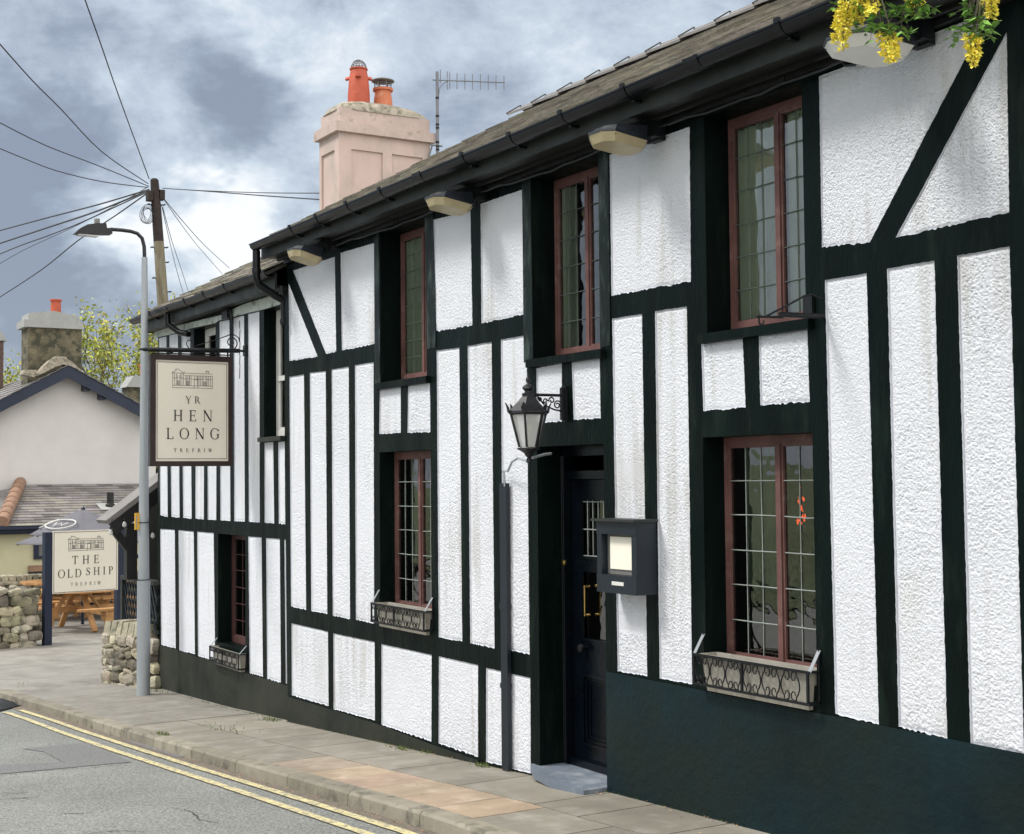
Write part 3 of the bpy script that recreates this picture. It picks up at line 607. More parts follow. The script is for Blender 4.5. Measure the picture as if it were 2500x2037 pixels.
for pp in (220, 405): z_ = P(*E_c(613, pp), Yl-.03).z; q.tube([(hx.x, Yl-.035, z_), (hx.x, Yl+.002, z_)], .007, 6)
q.build('handle', 'brass', door)
kn = P(*E_c(592, 622), Yl-.03)
q = MB(); q.lathe([(.008, 0), (.012, .02), (.026, .035), (.024, .052), (.001, .058)], (kn.x, Yl, kn.z), 14, tilt=Matrix.Rotation(R(90), 3, 'X')); q.build('door_knob', 'iron', door, smooth=True)
bp = P(*E_c(521, 68), Yd-.03)
q = MB(); q.lathe([(.020, 0), (.020, .006), (.009, .012), (.001, .012)], (DX0+.03, Yd-.031, bp.z), 16, tilt=Matrix.Rotation(R(90), 3, 'X')); q.build('bell_push', 'brass', dfo, smooth=True)
# dark hall behind the door glass is part of the interior; slate door step
st = MB(); z0 = .045
st.prism([(DX0-.09, -.015, z0), (DX0-.03, .20, z0), (DX1+.0, .20, z0), (DX1-.002, -.165, z0), (DX0+.38, -.17, z0), (DX0+.12, -.12, z0)][::-1], (0, 0, .045))
st.build('door_step', 'slatestep', pub)

# eaves: soffit, fascia, gutter
f = MB(); f.bb((XL-.02, -.205, SOF), (XR, .0, SOF+.02)); f.build('soffit', 'soffit', pub)
f = MB(); f.bb((XL-.03, -.228, SOF-.012), (XR, -.206, SOF+.125)); f.build('fascia', 'fascia', pub)
cv = MB()                                     # bed mould and old beam ends under the soffit
n = 160
for i in range(n):
    xa = XL+(XR-XL)*i/n; xb = XL+(XR-XL)*(i+1)/n; j = .012*vn(np.array([xa]), np.array([0.]), .15, 4)[0]
    cv.bb((xa, -.03-j, SOF-.035-j), (xb, -.004, SOF-.001))
cv.bb((XL, -.10, SOF-.022), (XR, -.075, SOF-.002))
cv.build('bed_mould', 'soffit', pub)
def gutter(parent, xa, xb, yc, zt, r, brackets, joints, falls=0.):
    g_ = MB(); n = 10; prof = []
    for k in range(n+1): a = math.pi*k/n; prof.append((-math.cos(a)*r, -math.sin(a)*r*.95))
    prof = [(-r-.006, .004), (-r-.006, -.006)]+prof+[(r+.003, .004)]
    inner = [(p_[0]*.9, p_[1]*.9+.004) for p_ in prof[2:-1]][::-1]
    ring = prof+inner
    g_.prism([(xa, yc+a, zt+b) for a, b in ring], (xb-xa, 0, falls)); go = g_.build('gutter', 'gutter', parent)
    for bx in brackets:
        b_ = MB(); rr = r+.008; vs = []
        ring2 = [(-math.cos(math.pi*k/n)*rr, -math.sin(math.pi*k/n)*rr) for k in range(n+1)]; ri = [(a*.86, b*.86) for a, b in ring2][::-1]
        b_.prism([(bx-.012, yc+a, zt+b+.008) for a, b in ring2+ri], (.028, 0, 0)); b_.bb((bx-.01, yc+r*.2, zt-r-.012), (bx+.014, yc+.075, zt-r+.004)); b_.bb((bx-.014, yc-rr-.005, zt-.004), (bx+.018, yc-rr+.012, zt+.022))
        b_.build('gutter_bracket', 'gutter', parent)
    for bx in joints:
        b_ = MB(); rr = r+.010; ring2 = [(-math.cos(math.pi*k/n)*rr, -math.sin(math.pi*k/n)*rr) for k in range(n+1)]; ri = [(a*.84, b*.84) for a, b in ring2][::-1]
        for dx in (-.055, .03): b_.prism([(bx+dx, yc+a, zt+b+.012) for a, b in ring2+ri], (.026, 0, 0))
        b_.prism([(bx-.03, yc+a*.985, zt+b*.985+.010) for a, b in ring2+ri], (.06, 0, 0)); b_.build('gutter_joint', 'gutter', parent)
GZM = 3.905
bpx = [(720, 553), (783, 520), (858, 488), (940, 455), (1142, 360), (1258, 320), (1384, 265), (1537, 200), (1916, 15)]
gutter(pub, -11.44, XR, -.292, GZM, .055, [P(a, b, -.3).x for a, b in bpx], [P(1032, 420, -.3).x, P(1703, 118, -.3).x])
# downpipe swan-neck at the left end of the main gutter
q = MB(); gx = -11.44
pts = [P(654, 590, -.29), P(655, 630, -.29), P(656, 655, -.28), P(665, 672, -.25), P(690, 690, -.13), P(700, 692, -.06)]
q.tube([(gx+.02, -.29, GZM-.05), (gx+.02, -.29, 3.62), (gx+.02, -.27, 3.56), (gx+.03, -.12, 3.47), (gx+.03, -.05, 3.44)], .034, 12); q.tube([(gx+.02, -.29, 3.70), (gx+.02, -.29, 3.66)], .040, 12)
q.build('downpipe', 'gutter', pub, smooth=True)
q = MB(); q.tube([(gx+.03, -.06, 3.56), (gx+.03, -.055, 3.44), (gx+.03, -.05, 3.28)], .020, 10); q.lathe([(.02, 0), (.03, -.03), (.022, -.06), (.001, -.065)], (gx+.03, -.05, 3.28), 10); q.build('overflow_pipe', 'gutter', pub, smooth=True)

def slates(parent, xa, xb, y0, z0, y1, z1, mat, wid=.30, expo=.20, xoff=0., wavy=.006, name='roof'):
    mb = MB(); L = math.hypot(y1-y0, z1-z0); d = Vector((0, (y1-y0)/L, (z1-z0)/L)); nrm = Vector((0, -d.z, d.y)); nr = int(L/expo)+1
    mb.prism([(xa+.01, y0, z0), (xb-.01, y0, z0), (xb-.01, y1, z1), (xa+.01, y1, z1)], tuple(-nrm*.03), t=.3)
    for r_ in range(nr):
        s0 = r_*expo; s1 = min(L, s0+expo*1.25); x = xa-(wid/2 if r_ % 2 else 0)
        while x < xb:
            a = max(x+.002, xa-.012*random.random()); b = min(x+wid-.002, xb)
            if b > a+.02:
                t = random.uniform(.72, 1.25); wv_ = random.uniform(0, wavy); th = random.uniform(.009, .015)
                p0 = Vector((a, y0, z0))+d*(s0-random.uniform(0, .008))+nrm*(.016+wv_); p1 = Vector((b, p0.y, p0.z+random.uniform(-.002, .002)))
                p2 = Vector((b, y0, z0))+d*s1+nrm*(.002+wv_*.5); p3 = Vector((a, y0, z0))+d*s1+nrm*(.002+wv_*.5)
                mb.prism([p0, p1, p2, p3], tuple(nrm*th), t=(t, t*random.uniform(.95, 1.03), t*random.uniform(.86, 1.05)))
            x += wid
    return mb.build(name, mat, parent)
RY, RZ = 2.45, 5.43
ex, ez = -.31, 3.895
ro = slates(pub, -11.47, XR, ex, ez, RY, RZ-.03, 'slate')
q = MB(); q.prism([(-11.47, 2.45, RZ-.05), (XR, 2.45, RZ-.05), (XR, 5.2, 3.9), (-11.47, 5.2, 3.9)], (0, -.02, -.04)); q.prism([(XL, 0, 3.8), (XL, 5.1, 3.8), (XL, 2.45, 5.36)], (.1, 0, 0), t=.8)
q.bb((XL, 5.0, -.9), (XR, 5.1, 3.95)); q.bb((XL, .1, -.9), (XL+.1, 5.1, 3.85)); q.build('back_roof', 'slate', pub)
x = -11.47
while x < XR:                                 # ridge tiles, each lapping the next
    q = MB(); l = .455; h = .022
    for sgn in (-1, 1):
        q.prism([(x, RY, RZ+.055), (x+l, RY, RZ+.035), (x+l, RY+sgn*.16, RZ-.045), (x, RY+sgn*.16, RZ-.025)], (0, 0, -h))
    q.tube([(x, RY, RZ+.045), (x+l, RY, RZ+.03)], .018, 8)
    q.build('ridge_tile', 'slateg', ro); q = MB(); q.tube([(x, RY-.168, RZ-.028), (x, RY-.01, RZ+.072), (x, RY+.16, RZ-.03)], .007, 5)
    q.build('ridge_joint', 'mortar', ro); x += .45

# ================================================================ the lower wing of the pub
wing = thing('pub_wing', 'lower left wing of the black and white pub, behind the hanging sign', 'pub wing', (-13.3, .05, -.4))
WY = .05
wing_panels = [
 [(388, 826), (406, 822), L2(1148, 315), L2(1097, 304)], [(413.6, 819), (434, 815), L2(1230, 320), L2(1173, 312)], [(443, 812), (464, 807), L2(1312, 327), L2(1254, 321)],
 [(477, 1040), (498, 1038), L2(1395, 332), L2(1338, 327)], [(506.5, 1038), (528.5, 1036), L2(1480, 338), L2(1422, 333)],
 [(536, 786), (560, 781), L2(1577, 343), L2(1509, 338)], [(570.5, 777), (595.7, 771), L2(1676, 346), L2(1604, 343)], [(606, 767), (632.9, 761), L2(1778, 353), L2(1704, 348)],
 [(646, 1081.5), (667, 1079.5), L2(1877, 360), L2(1812, 354)], [(679.4, 1080), (695, 1078), L2(1952, 366), L2(1909, 362)],
 [L2(1097, 397), L2(1196, 402), L2(1203, 1215), L2(1103, 1190)], [L2(1222, 405), L2(1326, 414), L2(1334, 1255), L2(1228, 1228)], [L2(1350, 415), L2(1462, 425), L2(1473, 1297), L2(1356, 1268)],
 [L2(1700, 449), L2(1790, 455), L2(1800, 1410), L2(1710, 1385)], [L2(1822, 459), L2(1915, 466), L2(1923, 1449), L2(1829, 1423)], [L2(1947, 470), L2(1956, 471), L2(1965, 1456), L2(1957, 1453)],
]
for pts in wing_panels: panel(XZ(pts, WY), WY, wing, 'wing', cell=.0085)
oW1 = opening(Q7(708, 545), Q7(990, 487), (527, 1018), (474, 1022), WY); oW2 = opening(L1(1806, 440), L1(1946, 402), L1(1950, 1306), L1(1808, 1311), WY); oW3 = opening(L2(1490, 428), L2(1672, 445), L2(1688, 1225), L2(1496, 1175), WY)
XW = P(385, 1200, WY).x
WS = 3.55
q = MB()
sheet([(XW, -1.1), (XL, -1.1), (XL, WS+.2), (XW, WS+.2)], panel_holes['wing']+[rect(o) for o in (oW1, oW2, oW3)], WY, q)
for o in (oW1, oW2, oW3): reveal(q, *o, WY, .14)
q.poly([(XW, WY, -1.1), (XW, WY, WS+.2), (XW, 5, WS+.2), (XW, 5, -1.1)]); q.build('timber_frame', 'timber', wing)
# flaking whitewashed band under the eaves
q = MB(); zt2 = WS+.0
pts = [P(*Q7(a, b), WY) for a, b in ((212, 560), (540, 500), (1090, 370), (1350, 240), (1850, 80))]
lowp = [P(*Q7(a, b), WY) for a, b in ((1870, 225), (1620, 300), (1420, 345), (1230, 395), (1050, 440), (990, 480), (700, 540), (550, 585), (390, 628), (250, 660), (215, 700))]
q.prism([(v.x, WY-.002, v.z) for v in pts]+[(v.x, WY-.002, v.z) for v in lowp], (0, -.012, 0))
MT['flake'] = M('flaking whitewash over dark', (.55, .60, .57), .7, .15, 6, c2=(.10, .15, .12), c2s=11, c2t=.60, c2w=.14, bump=1, bs=30, bd=.02)
q.build('eaves_band', 'flake', wing)
q = MB(); q.prism([(XW, WY, -1.1), (XL, WY, -1.1), (XL, WY, P(*L2(1965, 1470), WY).z)]+[(P(*L2(a, b), WY).x, WY, P(*L2(a, b), WY).z) for a, b in ((1925, 1456), (1710, 1392), (1473, 1300), (1356, 1275), (1203, 1222), (1100, 1196))]+[(XW, WY, P(*L2(1090, 1190), WY).z)], (0, -.008, 0)); q.build('plinth', 'plinthm', wing)
lites(wing, *oW1, WY+.12, [], 1, 1, framemat='sashw', fw=.05, cas=.03)
sw_ = lites(wing, *oW2, WY+.12, [], 1, 1, framemat='sashw', fw=.05, cas=.03)
q = MB(); zm = (oW2[2]+oW2[3])/2-.05; q.bb((oW2[0]+.05, WY+.115, zm-.02), (oW2[1]-.05, WY+.165, zm+.025)); q.build('meeting_rail', 'sashw', sw_)
lites(wing, *oW3, WY+.14, [], 3, 6, leadmat='redshade', framemat='redshade', fw=.05)
q = MB(); q.bb((oW2[0]-.04, WY-.05, oW2[2]-.04), (oW2[1]+.02, WY+.12, oW2[2]+.0)); q.build('sill', 'fascia', wing)
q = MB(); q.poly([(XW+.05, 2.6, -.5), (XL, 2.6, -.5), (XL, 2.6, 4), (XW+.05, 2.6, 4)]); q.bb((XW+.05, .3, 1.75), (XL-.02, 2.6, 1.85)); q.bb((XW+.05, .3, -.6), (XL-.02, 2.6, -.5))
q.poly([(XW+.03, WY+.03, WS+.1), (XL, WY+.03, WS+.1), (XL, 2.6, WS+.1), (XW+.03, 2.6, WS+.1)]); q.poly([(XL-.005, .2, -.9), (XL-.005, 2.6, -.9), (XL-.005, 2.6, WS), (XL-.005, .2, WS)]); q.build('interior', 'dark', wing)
q = MB(); q.bb((XW-.10, -.085, WS), (XL, WY, WS+.018)); q.build('soffit', 'soffit', wing)
q = MB(); q.bb((XW-.12, -.105, WS-.01), (XL-.02, -.086, WS+.13)); q.bb((XW-.138, -.105, WS-.01), (XW-.122, .1, WS+.13)); q.build('fascia', 'fascia', wing)
gutter(wing, XW-.22, XL-.01, -.16, 3.685, .052, [P(*Q7(a, b), -.16).x for a, b in ((190, 350), (640, 180), (890, 90), (1160, 20))], [P(*Q7(395, 260), -.16).x])
q = MB(); gq = P(*Q7(400, 350), -.12); q.tube([(gq.x, -.15, 3.63), (gq.x, -.14, 3.52), (gq.x+.10, -.05, 3.43), (gq.x+.25, .0, 3.40)], .032, 10); q.build('downpipe', 'gutter', wing, smooth=True)
wr = slates(wing, XW-.13, XL-.03, -.17, 3.69, 2.45, 3.69+2.62*.531, 'slate')
zr = 3.69+2.62*.531
q = MB(); q.prism([(XW-.1, 2.45, zr-.02), (XL-.03, 2.45, zr-.02), (XL-.03, 5.2, 3.6), (XW-.1, 5.2, 3.6)], (0, 0, -.04)); q.prism([(XW, 0.1, 3.6), (XW, 5.0, 3.6), (XW, 2.45, zr-.06)], (.1, 0, 0)); q.bb((XW, 4.95, -1.1), (XL, 5.05, 3.7)); q.build('back_roof', 'slate', wing)
# odds and ends on the wing's wall: black junction box, iron tie marks
q = MB(); jb = P(*Q7(1135, 365), WY-.03); q.bb((jb.x-.09, WY-.05, jb.z-.04), (jb.x+.07, WY-.014, jb.z+.04)); q.tube([(jb.x+.07, WY-.03, jb.z), (jb.x+.14, WY-.03, jb.z+.03), (jb.x+.17, WY-.03, jb.z-.10)], .012, 6); q.build('junction_box', 'iron', wing)

# pink chimney on the far gable
CXF, CY0, CY1, CXB = -14.6, 1.92, 3.08, -15.14
chim = thing('rendered_chimney', 'pink rendered chimney stack with cement top on the far gable of the pub', 'chimney', ((CXF+CXB)/2, (CY0+CY1)/2, 4.2))
ztop = P(830, 323, CY0).z; zc = PX(830, 323, CXF).z
q = MB(); zc = 5.865
q.bb((CXB, CY0, 3.9), (CXF, CY1, zc))
# recessed panels read as raised strips round them
def strips(ax, a0, a1, fixed, sgn, edges, z0, z1):
    for s0, s1 in edges:
        if ax == 'y': q.bb((fixed, s0, z0), (fixed+sgn*.022, s1, z1))
        else: q.bb((s0, fixed, z0), (s1, fixed+sgn*.022, z1))
ys = [CY0-.02, CY0+.125, CY0+.52, CY0+.64, CY1-.12, CY1]
strips('y', 0, 0, CXF+.0005, 1, [(CY0-.022, CY0+.135), (CY0+.535, CY0+.655), (CY1-.10, CY1+.001)], 3.9, zc-.185); q.bb((CXF+.0005, CY0-.022, zc-.185), (CXF+.0225, CY1+.001, zc-.001))
strips('x', 0, 0, CY0-.0005, -1, [(CXB-.001, CXB+.06), (CXF-.10, CXF)], 3.9, zc-.185); q.bb((CXB-.001, CY0-.0225, zc-.185), (CXF, CY0-.0005, zc-.001))
q.build('stack', 'pink', chim)
q = MB(); q.bb((CXB-.05, CY0-.075, zc), (CXF+.075, CY1+.05, zc+.115)); q.bb((CXB+.01, CY0-.005, zc+.115), (CXF+.012, CY1, zc+.29)); q.build('cornice', 'pinkt', chim)
q = MB(); rings = [(-.015, 1.03), (.05, .97), (.10, .80), (.15, .42)]; cx, cy = (CXB+CXF)/2, (CY0+CY1)/2; hx_, hy_ = .275, .585; vs = []; fs = []
for zz, k in rings:
    for a in range(24):
        an = 2*math.pi*a/24; c_, s_ = math.cos(an), math.sin(an); pw = .35+.5*(1-k)
        vs.append((cx+.01+hx_*k*math.copysign(abs(c_)**pw, c_), cy-.0+hy_*k*math.copysign(abs(s_)**pw, s_)-.04*(1-k), zc+.29+zz+.012*random.random()))
for i in range(3):
    for a in range(24): fs.append([i*24+a, i*24+(a+1) % 24, (i+1)*24+(a+1) % 24, (i+1)*24+a])
fs.append([72+a for a in range(24)]); q.add(vs, fs); q.build('cement_top', 'cement', chim, smooth=True)
pt = PX(876, 258, cx)
zb_ = PX(876, 258, cx).z+.01
def potat(px): v = PX(px, 250, cx); return v.y
y1_, y2_ = potat(876), potat(935)
k1 = (PX(876, 160, cx).z-PX(876, 258, cx).z)/98       # metres per pixel at the stack
q = MB(); c0 = (cx, y1_, zb_-.02); H1 = 98*k1*.93
q.lathe([(27*k1, 0), (26.5*k1, H1*.3), (23.5*k1, H1*.72), (19.5*k1, H1*.96), (22*k1, H1*.97), (22*k1, H1), (18*k1, H1), (18*k1, H1*.9)], c0, 24)
for an in (-.5, -2.2, 1.2, 2.6):
    a_ = Vector((math.cos(an), math.sin(an), 0)); q.prism([Vector(c0)+a_*22*k1+Vector((0, 0, H1*.73))+Vector((-a_.y, a_.x, 0))*s*.035 for s in (-1, 1)]+[Vector(c0)+a_*22*k1+Vector((0, 0, H1*.80))+Vector((-a_.y, a_.x, 0))*s*.012 for s in (1, -1)], tuple(a_*.05+Vector((0, 0, -.01))))
po = q.build('chimney_pot', 'terra', chim, smooth=True); tag(po, 'tall red louvred chimney pot with wire ball')
q = MB(); rr = 19*k1
for k in range(6):
    an = k*math.pi/6; q.tube([(cx+rr*math.cos(an)*math.cos(t), y1_+rr*math.sin(an)*math.cos(t), zb_-.02+H1+rr*1.15*math.sin(t)) for t in np.linspace(0, math.pi, 13)], .0045, 5)
for zz in (.15, .35, .55, .75, .92): q.tube([(cx+rr*math.cos(math.asin(zz))*math.cos(t), y1_+rr*math.cos(math.asin(zz))*math.sin(t), zb_-.02+H1+rr*1.15*zz) for t in np.linspace(0, 2*math.pi, 19)], .003, 5)
q.build('wire_cage', 'alu', po)
q = MB(); H2 = 47*k1; c0 = (cx, y2_, zb_+.0)
q.lathe([(24*k1, 0), (21.5*k1, H2*.55), (20*k1, H2*.72), (20*k1, H2*.86), (24.5*k1, H2*.88), (25*k1, H2), (20*k1, H2*1.03), (19*k1, H2*.8)], c0, 24); po = q.build('chimney_pot', 'terra2', chim, smooth=True); tag(po, 'short orange chimney pot with flat metal cowl')
q = MB(); c1 = (cx, y2_, zb_+H2); q.lathe([(22*k1, 17*k1), (28*k1, 18*k1), (28*k1, 20*k1), (15*k1, 25*k1), (.001, 27*k1)], c1, 24)
for k in range(6): an = k*math.pi/3; q.tube([(cx+20*k1*math.cos(an), y2_+20*k1*math.sin(an), zb_+H2-.01), (cx+20*k1*math.cos(an), y2_+20*k1*math.sin(an), zb_+H2+18*k1)], .006, 5)
q.build('cowl', 'housingg', po)
q = MB()
for zz in (7, 12): q.tube([(cx+20*k1*math.cos(t), y2_+20*k1*math.sin(t), zb_+H2+zz*k1) for t in np.linspace(0, 2*math.pi, 19)], .003, 5)
q.build('wire_mesh', 'alu', po)

# television aerial
an_ = thing('television_aerial', 'thin grey television aerial on a taped mast beside the pink chimney', 'aerial', (-14.5, 3.14, 5.2))
q = MB(); q.tube([(-14.5, 3.14, 5.1), (-14.5, 3.14, 6.72)], .019, 10); q.build('mast', 'alu', an_, smooth=True)
q = MB()
for py in (240, 284, 305, 313, 348, 358, 366, 378): z_ = PX(1068, py, -14.5).z; q.tube([(-14.5, 3.14, z_-.012), (-14.5, 3.14, z_+.012)], .0225, 10)
q.build('tape_band', 'iron', an_)
b0, b1_ = PX(1056, 195.5, -14.5), PX(1232, 202, -14.5)
q = MB(); q.tube([b0, b1_], .008, 6); q.tube([PX(1071, 236, -14.48), PX(1073, 215, -14.48), PX(1080, 206, -14.48), PX(1091, 199, -14.48)], .006, 5); q.lathe([(.001, -.02), (.02, 0), (.001, .02)], PX(1091.6, 197.5, -14.5), 8); q.build('boom', 'alu', an_)
for px, ya, yb in ((1075, 170.5, 203), (1092, 175, 219.6), (1098, 178, 218), (1115.7, 179, 218), (1135, 180, 219), (1153.6, 181, 218.6), (1173, 181.6, 219), (1192, 182.6, 220), (1211, 184.4, 220), (1230.4, 185, 220.4)):
    q = MB(); q.tube([PX(px, ya, -14.5), PX(px, yb, -14.5)], .0055, 5); q.build('element', 'alu', an_)
q = MB(); q.tube([(-14.5, 3.05, 5.83), (-14.5, 3.2, 5.83)], .012, 6); q.tube([(-14.55, CY1-.03, 5.70), (-14.56, CY1+.02, 5.84), (-14.5, 3.14, 5.84)], .01, 6); q.tube([(-14.57, CY1-.06, 5.62), (-14.57, CY1+.0, 5.55)], .008, 6); q.build('bracket', 'alu', an_)
# ================================================================ lettering (roman capitals drawn as strokes with serifs)
def ring_(cx, cy, rx, ry, a0, a1, wmax=.13, wmin=.045, n=22):
    out_ = []
    for i in range(n):
        q = []
        for j in (i, i+1):
            a = R(a0+(a1-a0)*j/n); w_ = wmin+(wmax-wmin)*abs(math.cos(a))**1.3
            q.append(((cx+rx*math.cos(a), cy+ry*math.sin(a)), (cx+(rx-w_)*math.cos(a), cy+(ry-min(w_, .06))*math.sin(a))))
        out_.append([q[0][0], q[1][0], q[1][1], q[0][1]])
    return out_
def glyph(ch):
    W, T, S = .125, .05, .035
    def st(x, y0=0, y1=1, w_=W, a=1, b=1):
        o = [[(x, y0), (x+w_, y0), (x+w_, y1), (x, y1)]]
        if a: o.append([(x-.09, y0), (x+w_+.09, y0), (x+w_+.09, y0+S), (x-.09, y0+S)])
        if b: o.append([(x-.09, y1-S), (x+w_+.09, y1-S), (x+w_+.09, y1), (x-.09, y1)])
        return o
    def dg(x0, y0, x1, y1, w_): return [[(x0, y0), (x0+w_, y0), (x1+w_, y1), (x1, y1)]]
    def hz(x0, x1, y, t=T): return [[(x0, y), (x1, y), (x1, y+t), (x0, y+t)]]
    def tk(x, y0, y1, t=T): return [[(x, y0), (x+t, y0), (x+t, y1), (x, y1)]]
    if ch == 'H': return st(.1)+st(.66)+hz(.2, .7, .48), .9
    if ch == 'E': return st(.1)+hz(.1, .64, 0)+hz(.1, .6, .95)+hz(.2, .5, .49)+tk(.62, 0, .2)+tk(.57, .8, 1)+tk(.48, .40, .62), .74
    if ch == 'F': return st(.1)+hz(.1, .62, .95)+hz(.2, .5, .49)+tk(.59, .8, 1)+tk(.48, .40, .62), .70
    if ch == 'L': return st(.1)+hz(.1, .64, 0)+tk(.61, 0, .24), .70
    if ch == 'I': return st(.1), .34
    if ch == 'T': return st(.31, b=0)+hz(.02, .73, .95)+tk(.0, .76, 1)+tk(.70, .76, 1), .76
    if ch == 'N': return st(.12, w_=T)+st(.76, w_=T, a=0)+dg(.70, 0, .06, 1, .16), .92
    if ch == 'O': return ring_(.46, .5, .45, .52, 0, 360, n=36), .94
    if ch == 'G': return ring_(.46, .5, .45, .52, 38, 322, n=34)+st(.70, .12, .48, a=0)+tk(.80, .72, .92, .045), .94
    if ch == 'D': return st(.1)+ring_(.36, .5, .48, .5, -90, 90, n=22)+hz(.1, .38, 0)+hz(.1, .38, .95), .90
    if ch == 'P': return st(.1)+ring_(.34, .73, .28, .27, -90, 90, n=16, wmin=.05)+hz(.2, .36, .46)+hz(.1, .36, .95), .68
    if ch == 'R': return st(.1)+ring_(.34, .74, .27, .26, -90, 90, n=16, wmin=.05)+hz(.2, .36, .48)+hz(.1, .36, .95)+dg(.68, 0, .34, .5, .13)+hz(.66, .88, 0, S), .84
    if ch == 'Y': return st(.36, 0, .46, b=0)+dg(.36, .44, .04, 1, .13)+dg(.43, .44, .72, 1, .05)+hz(-.04, .24, .965, S)+hz(.62, .86, .965, S), .84
    if ch == 'W': return dg(.26, 0, .03, 1, .12)+dg(.28, 0, .52, 1, .05)+dg(.66, 0, .44, 1, .12)+dg(.70, 0, .95, 1, .05)+hz(-.04, .22, .965, S)+hz(.86, 1.08, .965, S), 1.08
    if ch == 'S':
        pts = [(.50, .80), (.42, .93), (.27, .97), (.13, .88), (.11, .75), (.20, .62), (.38, .50), (.50, .38), (.52, .23), (.42, .08), (.27, .03), (.12, .09), (.05, .24)]
        ws = [.05, .05, .05, .08, .11, .13, .14, .13, .11, .07, .05, .05, .05]; o = []
        for i in range(len(pts)-1):
            (a, b), (c, d) = pts[i], pts[i+1]; L = math.hypot(c-a, d-b); nx, ny = -(d-b)/L, (c-a)/L; w0, w1 = ws[i]/2, ws[i+1]/2
            o.append([(a+nx*w0, b+ny*w0), (c+nx*w1, d+ny*w1), (c-nx*w1, d-ny*w1), (a-nx*w0, b-ny*w0)])
        return o+tk(.50, .72, .97, .04)+tk(.03, .03, .28, .04), .62
    return [], .4
def lettering(parent, text, org, rt, up, nrm, u0, u1, v0, v1, mat='ink', name='lettering'):
    """text filling u0..u1 x v0..v1 on the plane org + u*rt + v*up, 2 mm proud"""
    gl = [glyph(c) for c in text]; h = v1-v0; nat = sum(g_[1] for g_ in gl)*h*.98; gap = (u1-u0-nat)/max(1, len(text)-1); x = u0; mb = MB()
    k = 1
    if gap < .02*h: k = (u1-u0)/(nat+.1*h*(len(text)-1)); gap = .1*h*k
    lay = 0
    for polys, adv in gl:
        for pl_ in polys:
            lay += 1; pts = [org+rt*(x+a*h*k*.98)+up*(v0+b*h)+nrm*(.0008+.00001*(lay % 7)) for a, b in pl_]; area = sum(pl_[i-1][0]*pl_[i][1]-pl_[i][0]*pl_[i-1][1] for i in range(len(pl_)))
            if area < 0: pts = pts[::-1]
            mb.prism(pts, nrm*.0022)
        x += adv*h*k*.98+gap
    return mb.build(name, mat, parent)
def lines(mb, org, rt, up, nrm, segs, w_):
    for i, (a, b, c, d) in enumerate(segs):
        p, q = org+rt*a+up*b+nrm*(.001+.00004*(i % 5)), org+rt*c+up*d+nrm*(.001+.00004*(i % 5)); dd = (q-p).normalized(); s = nrm.cross(dd)*w_/2; e_ = dd*w_/2
        mb.prism([p-s-e_, q-s+e_, q+s+e_, p+s-e_][::1], nrm*.0012)
def pubdrawing(parent, org, rt, up, nrm, u0, u1, v0, v1, w_):
    W_, H_ = u1-u0, v1-v0; s = []
    def l(a, b, c, d): s.append((u0+a*W_, v0+b*H_, u0+c*W_, v0+d*H_))
    l(0, .12, 0, .76); l(0, 0, 1, 0); l(0, .12, 1, .12); l(0, 0, 0, .12); l(1, 0, 1, .64); l(0, .76, .26, .76); l(-.02, .76, .13, .98); l(.13, .98, .29, .76); l(.27, .12, .27, .76); l(.3, .76, 1, .76); l(.3, .64, 1, .64)
    for x in (.05, .10, .19, .23, .33, .36, .41, .46, .62, .66, .70, .74, .86, .9, .95): l(x, .14, x, .62 if x > .27 else .74)
    l(0, .5, .27, .5); l(.27, .47, 1, .47)
    for x, y in ((.12, .16), (.35, .14), (.77, .14)):
        for k in range(5): l(x, y+k*.05, x+.07, y+k*.05)
        l(x, y, x, y+.24); l(x+.07, y, x+.07, y+.24)
    for x in (.12, .36, .55, .77): l(x, .5, x, .64); l(x+.06, .5, x+.06, .64)
    l(.54, 0, .54, .44); l(.63, 0, .63, .44); l(.54, .44, .63, .44); l(.84, .76, .84, .88); l(.90, .76, .90, .88); l(.82, .88, .92, .88); l(.08, .92, .08, 1); l(.29, .76, .29, .85); l(.86, .88, .86, .95)
    mb = MB(); lines(mb, org, rt, up, nrm, s, w_); return mb.build('building_emblem', 'greyink', parent)

# ================================================================ hanging sign
Xs = P(603, 857, WY).x
Ys = Vector((0, 1, 0)); Up = Vector((0, 0, 1)); Nx = Vector((1, 0, 0))
a_, b_ = PX(364, 1139, Xs), PX(565, 872, Xs)
sy0, sz0, sy1, sz1 = a_.y, a_.z, b_.y, b_.z; SW, SH = sy1-sy0, sz1-sz0
hs = thing('hanging_sign', 'cream hanging pub sign in a dark brown frame with the words YR HEN LONG', 'sign', (Xs, (sy0+sy1)/2, sz0))
q = MB(); fw_ = .052
q.bb((Xs-.03, sy0, sz0), (Xs+.03, sy0+fw_, sz1)); q.bb((Xs-.03, sy1-fw_*.75, sz0), (Xs+.03, sy1, sz1)); q.bb((Xs-.029, sy0+fw_, sz0), (Xs+.029, sy1-fw_*.75, sz0+fw_*.9)); q.bb((Xs-.029, sy0+fw_, sz1-fw_), (Xs+.029, sy1-fw_*.75, sz1))
q.bb((Xs-.045, sy0+fw_, sz0+.004), (Xs-.028, sy1-.04, sz1-.004)); q.build('sign_frame', 'signfr', hs)
fx = Xs+.018
q = MB(); q.bb((Xs-.02, sy0+fw_-.002, sz0+.04), (fx, sy1-fw_*.7, sz1-.045)); brd = q.build('sign_board', 'cream', hs)
org = Vector((fx, sy0, sz0)); cu = lambda x: (x-225)/680*SW; cvv = lambda y: (1525-y)/935*SH
q = MB(); e0, e1, f0, f1 = cu(284), cu(858), cvv(1462), cvv(655)
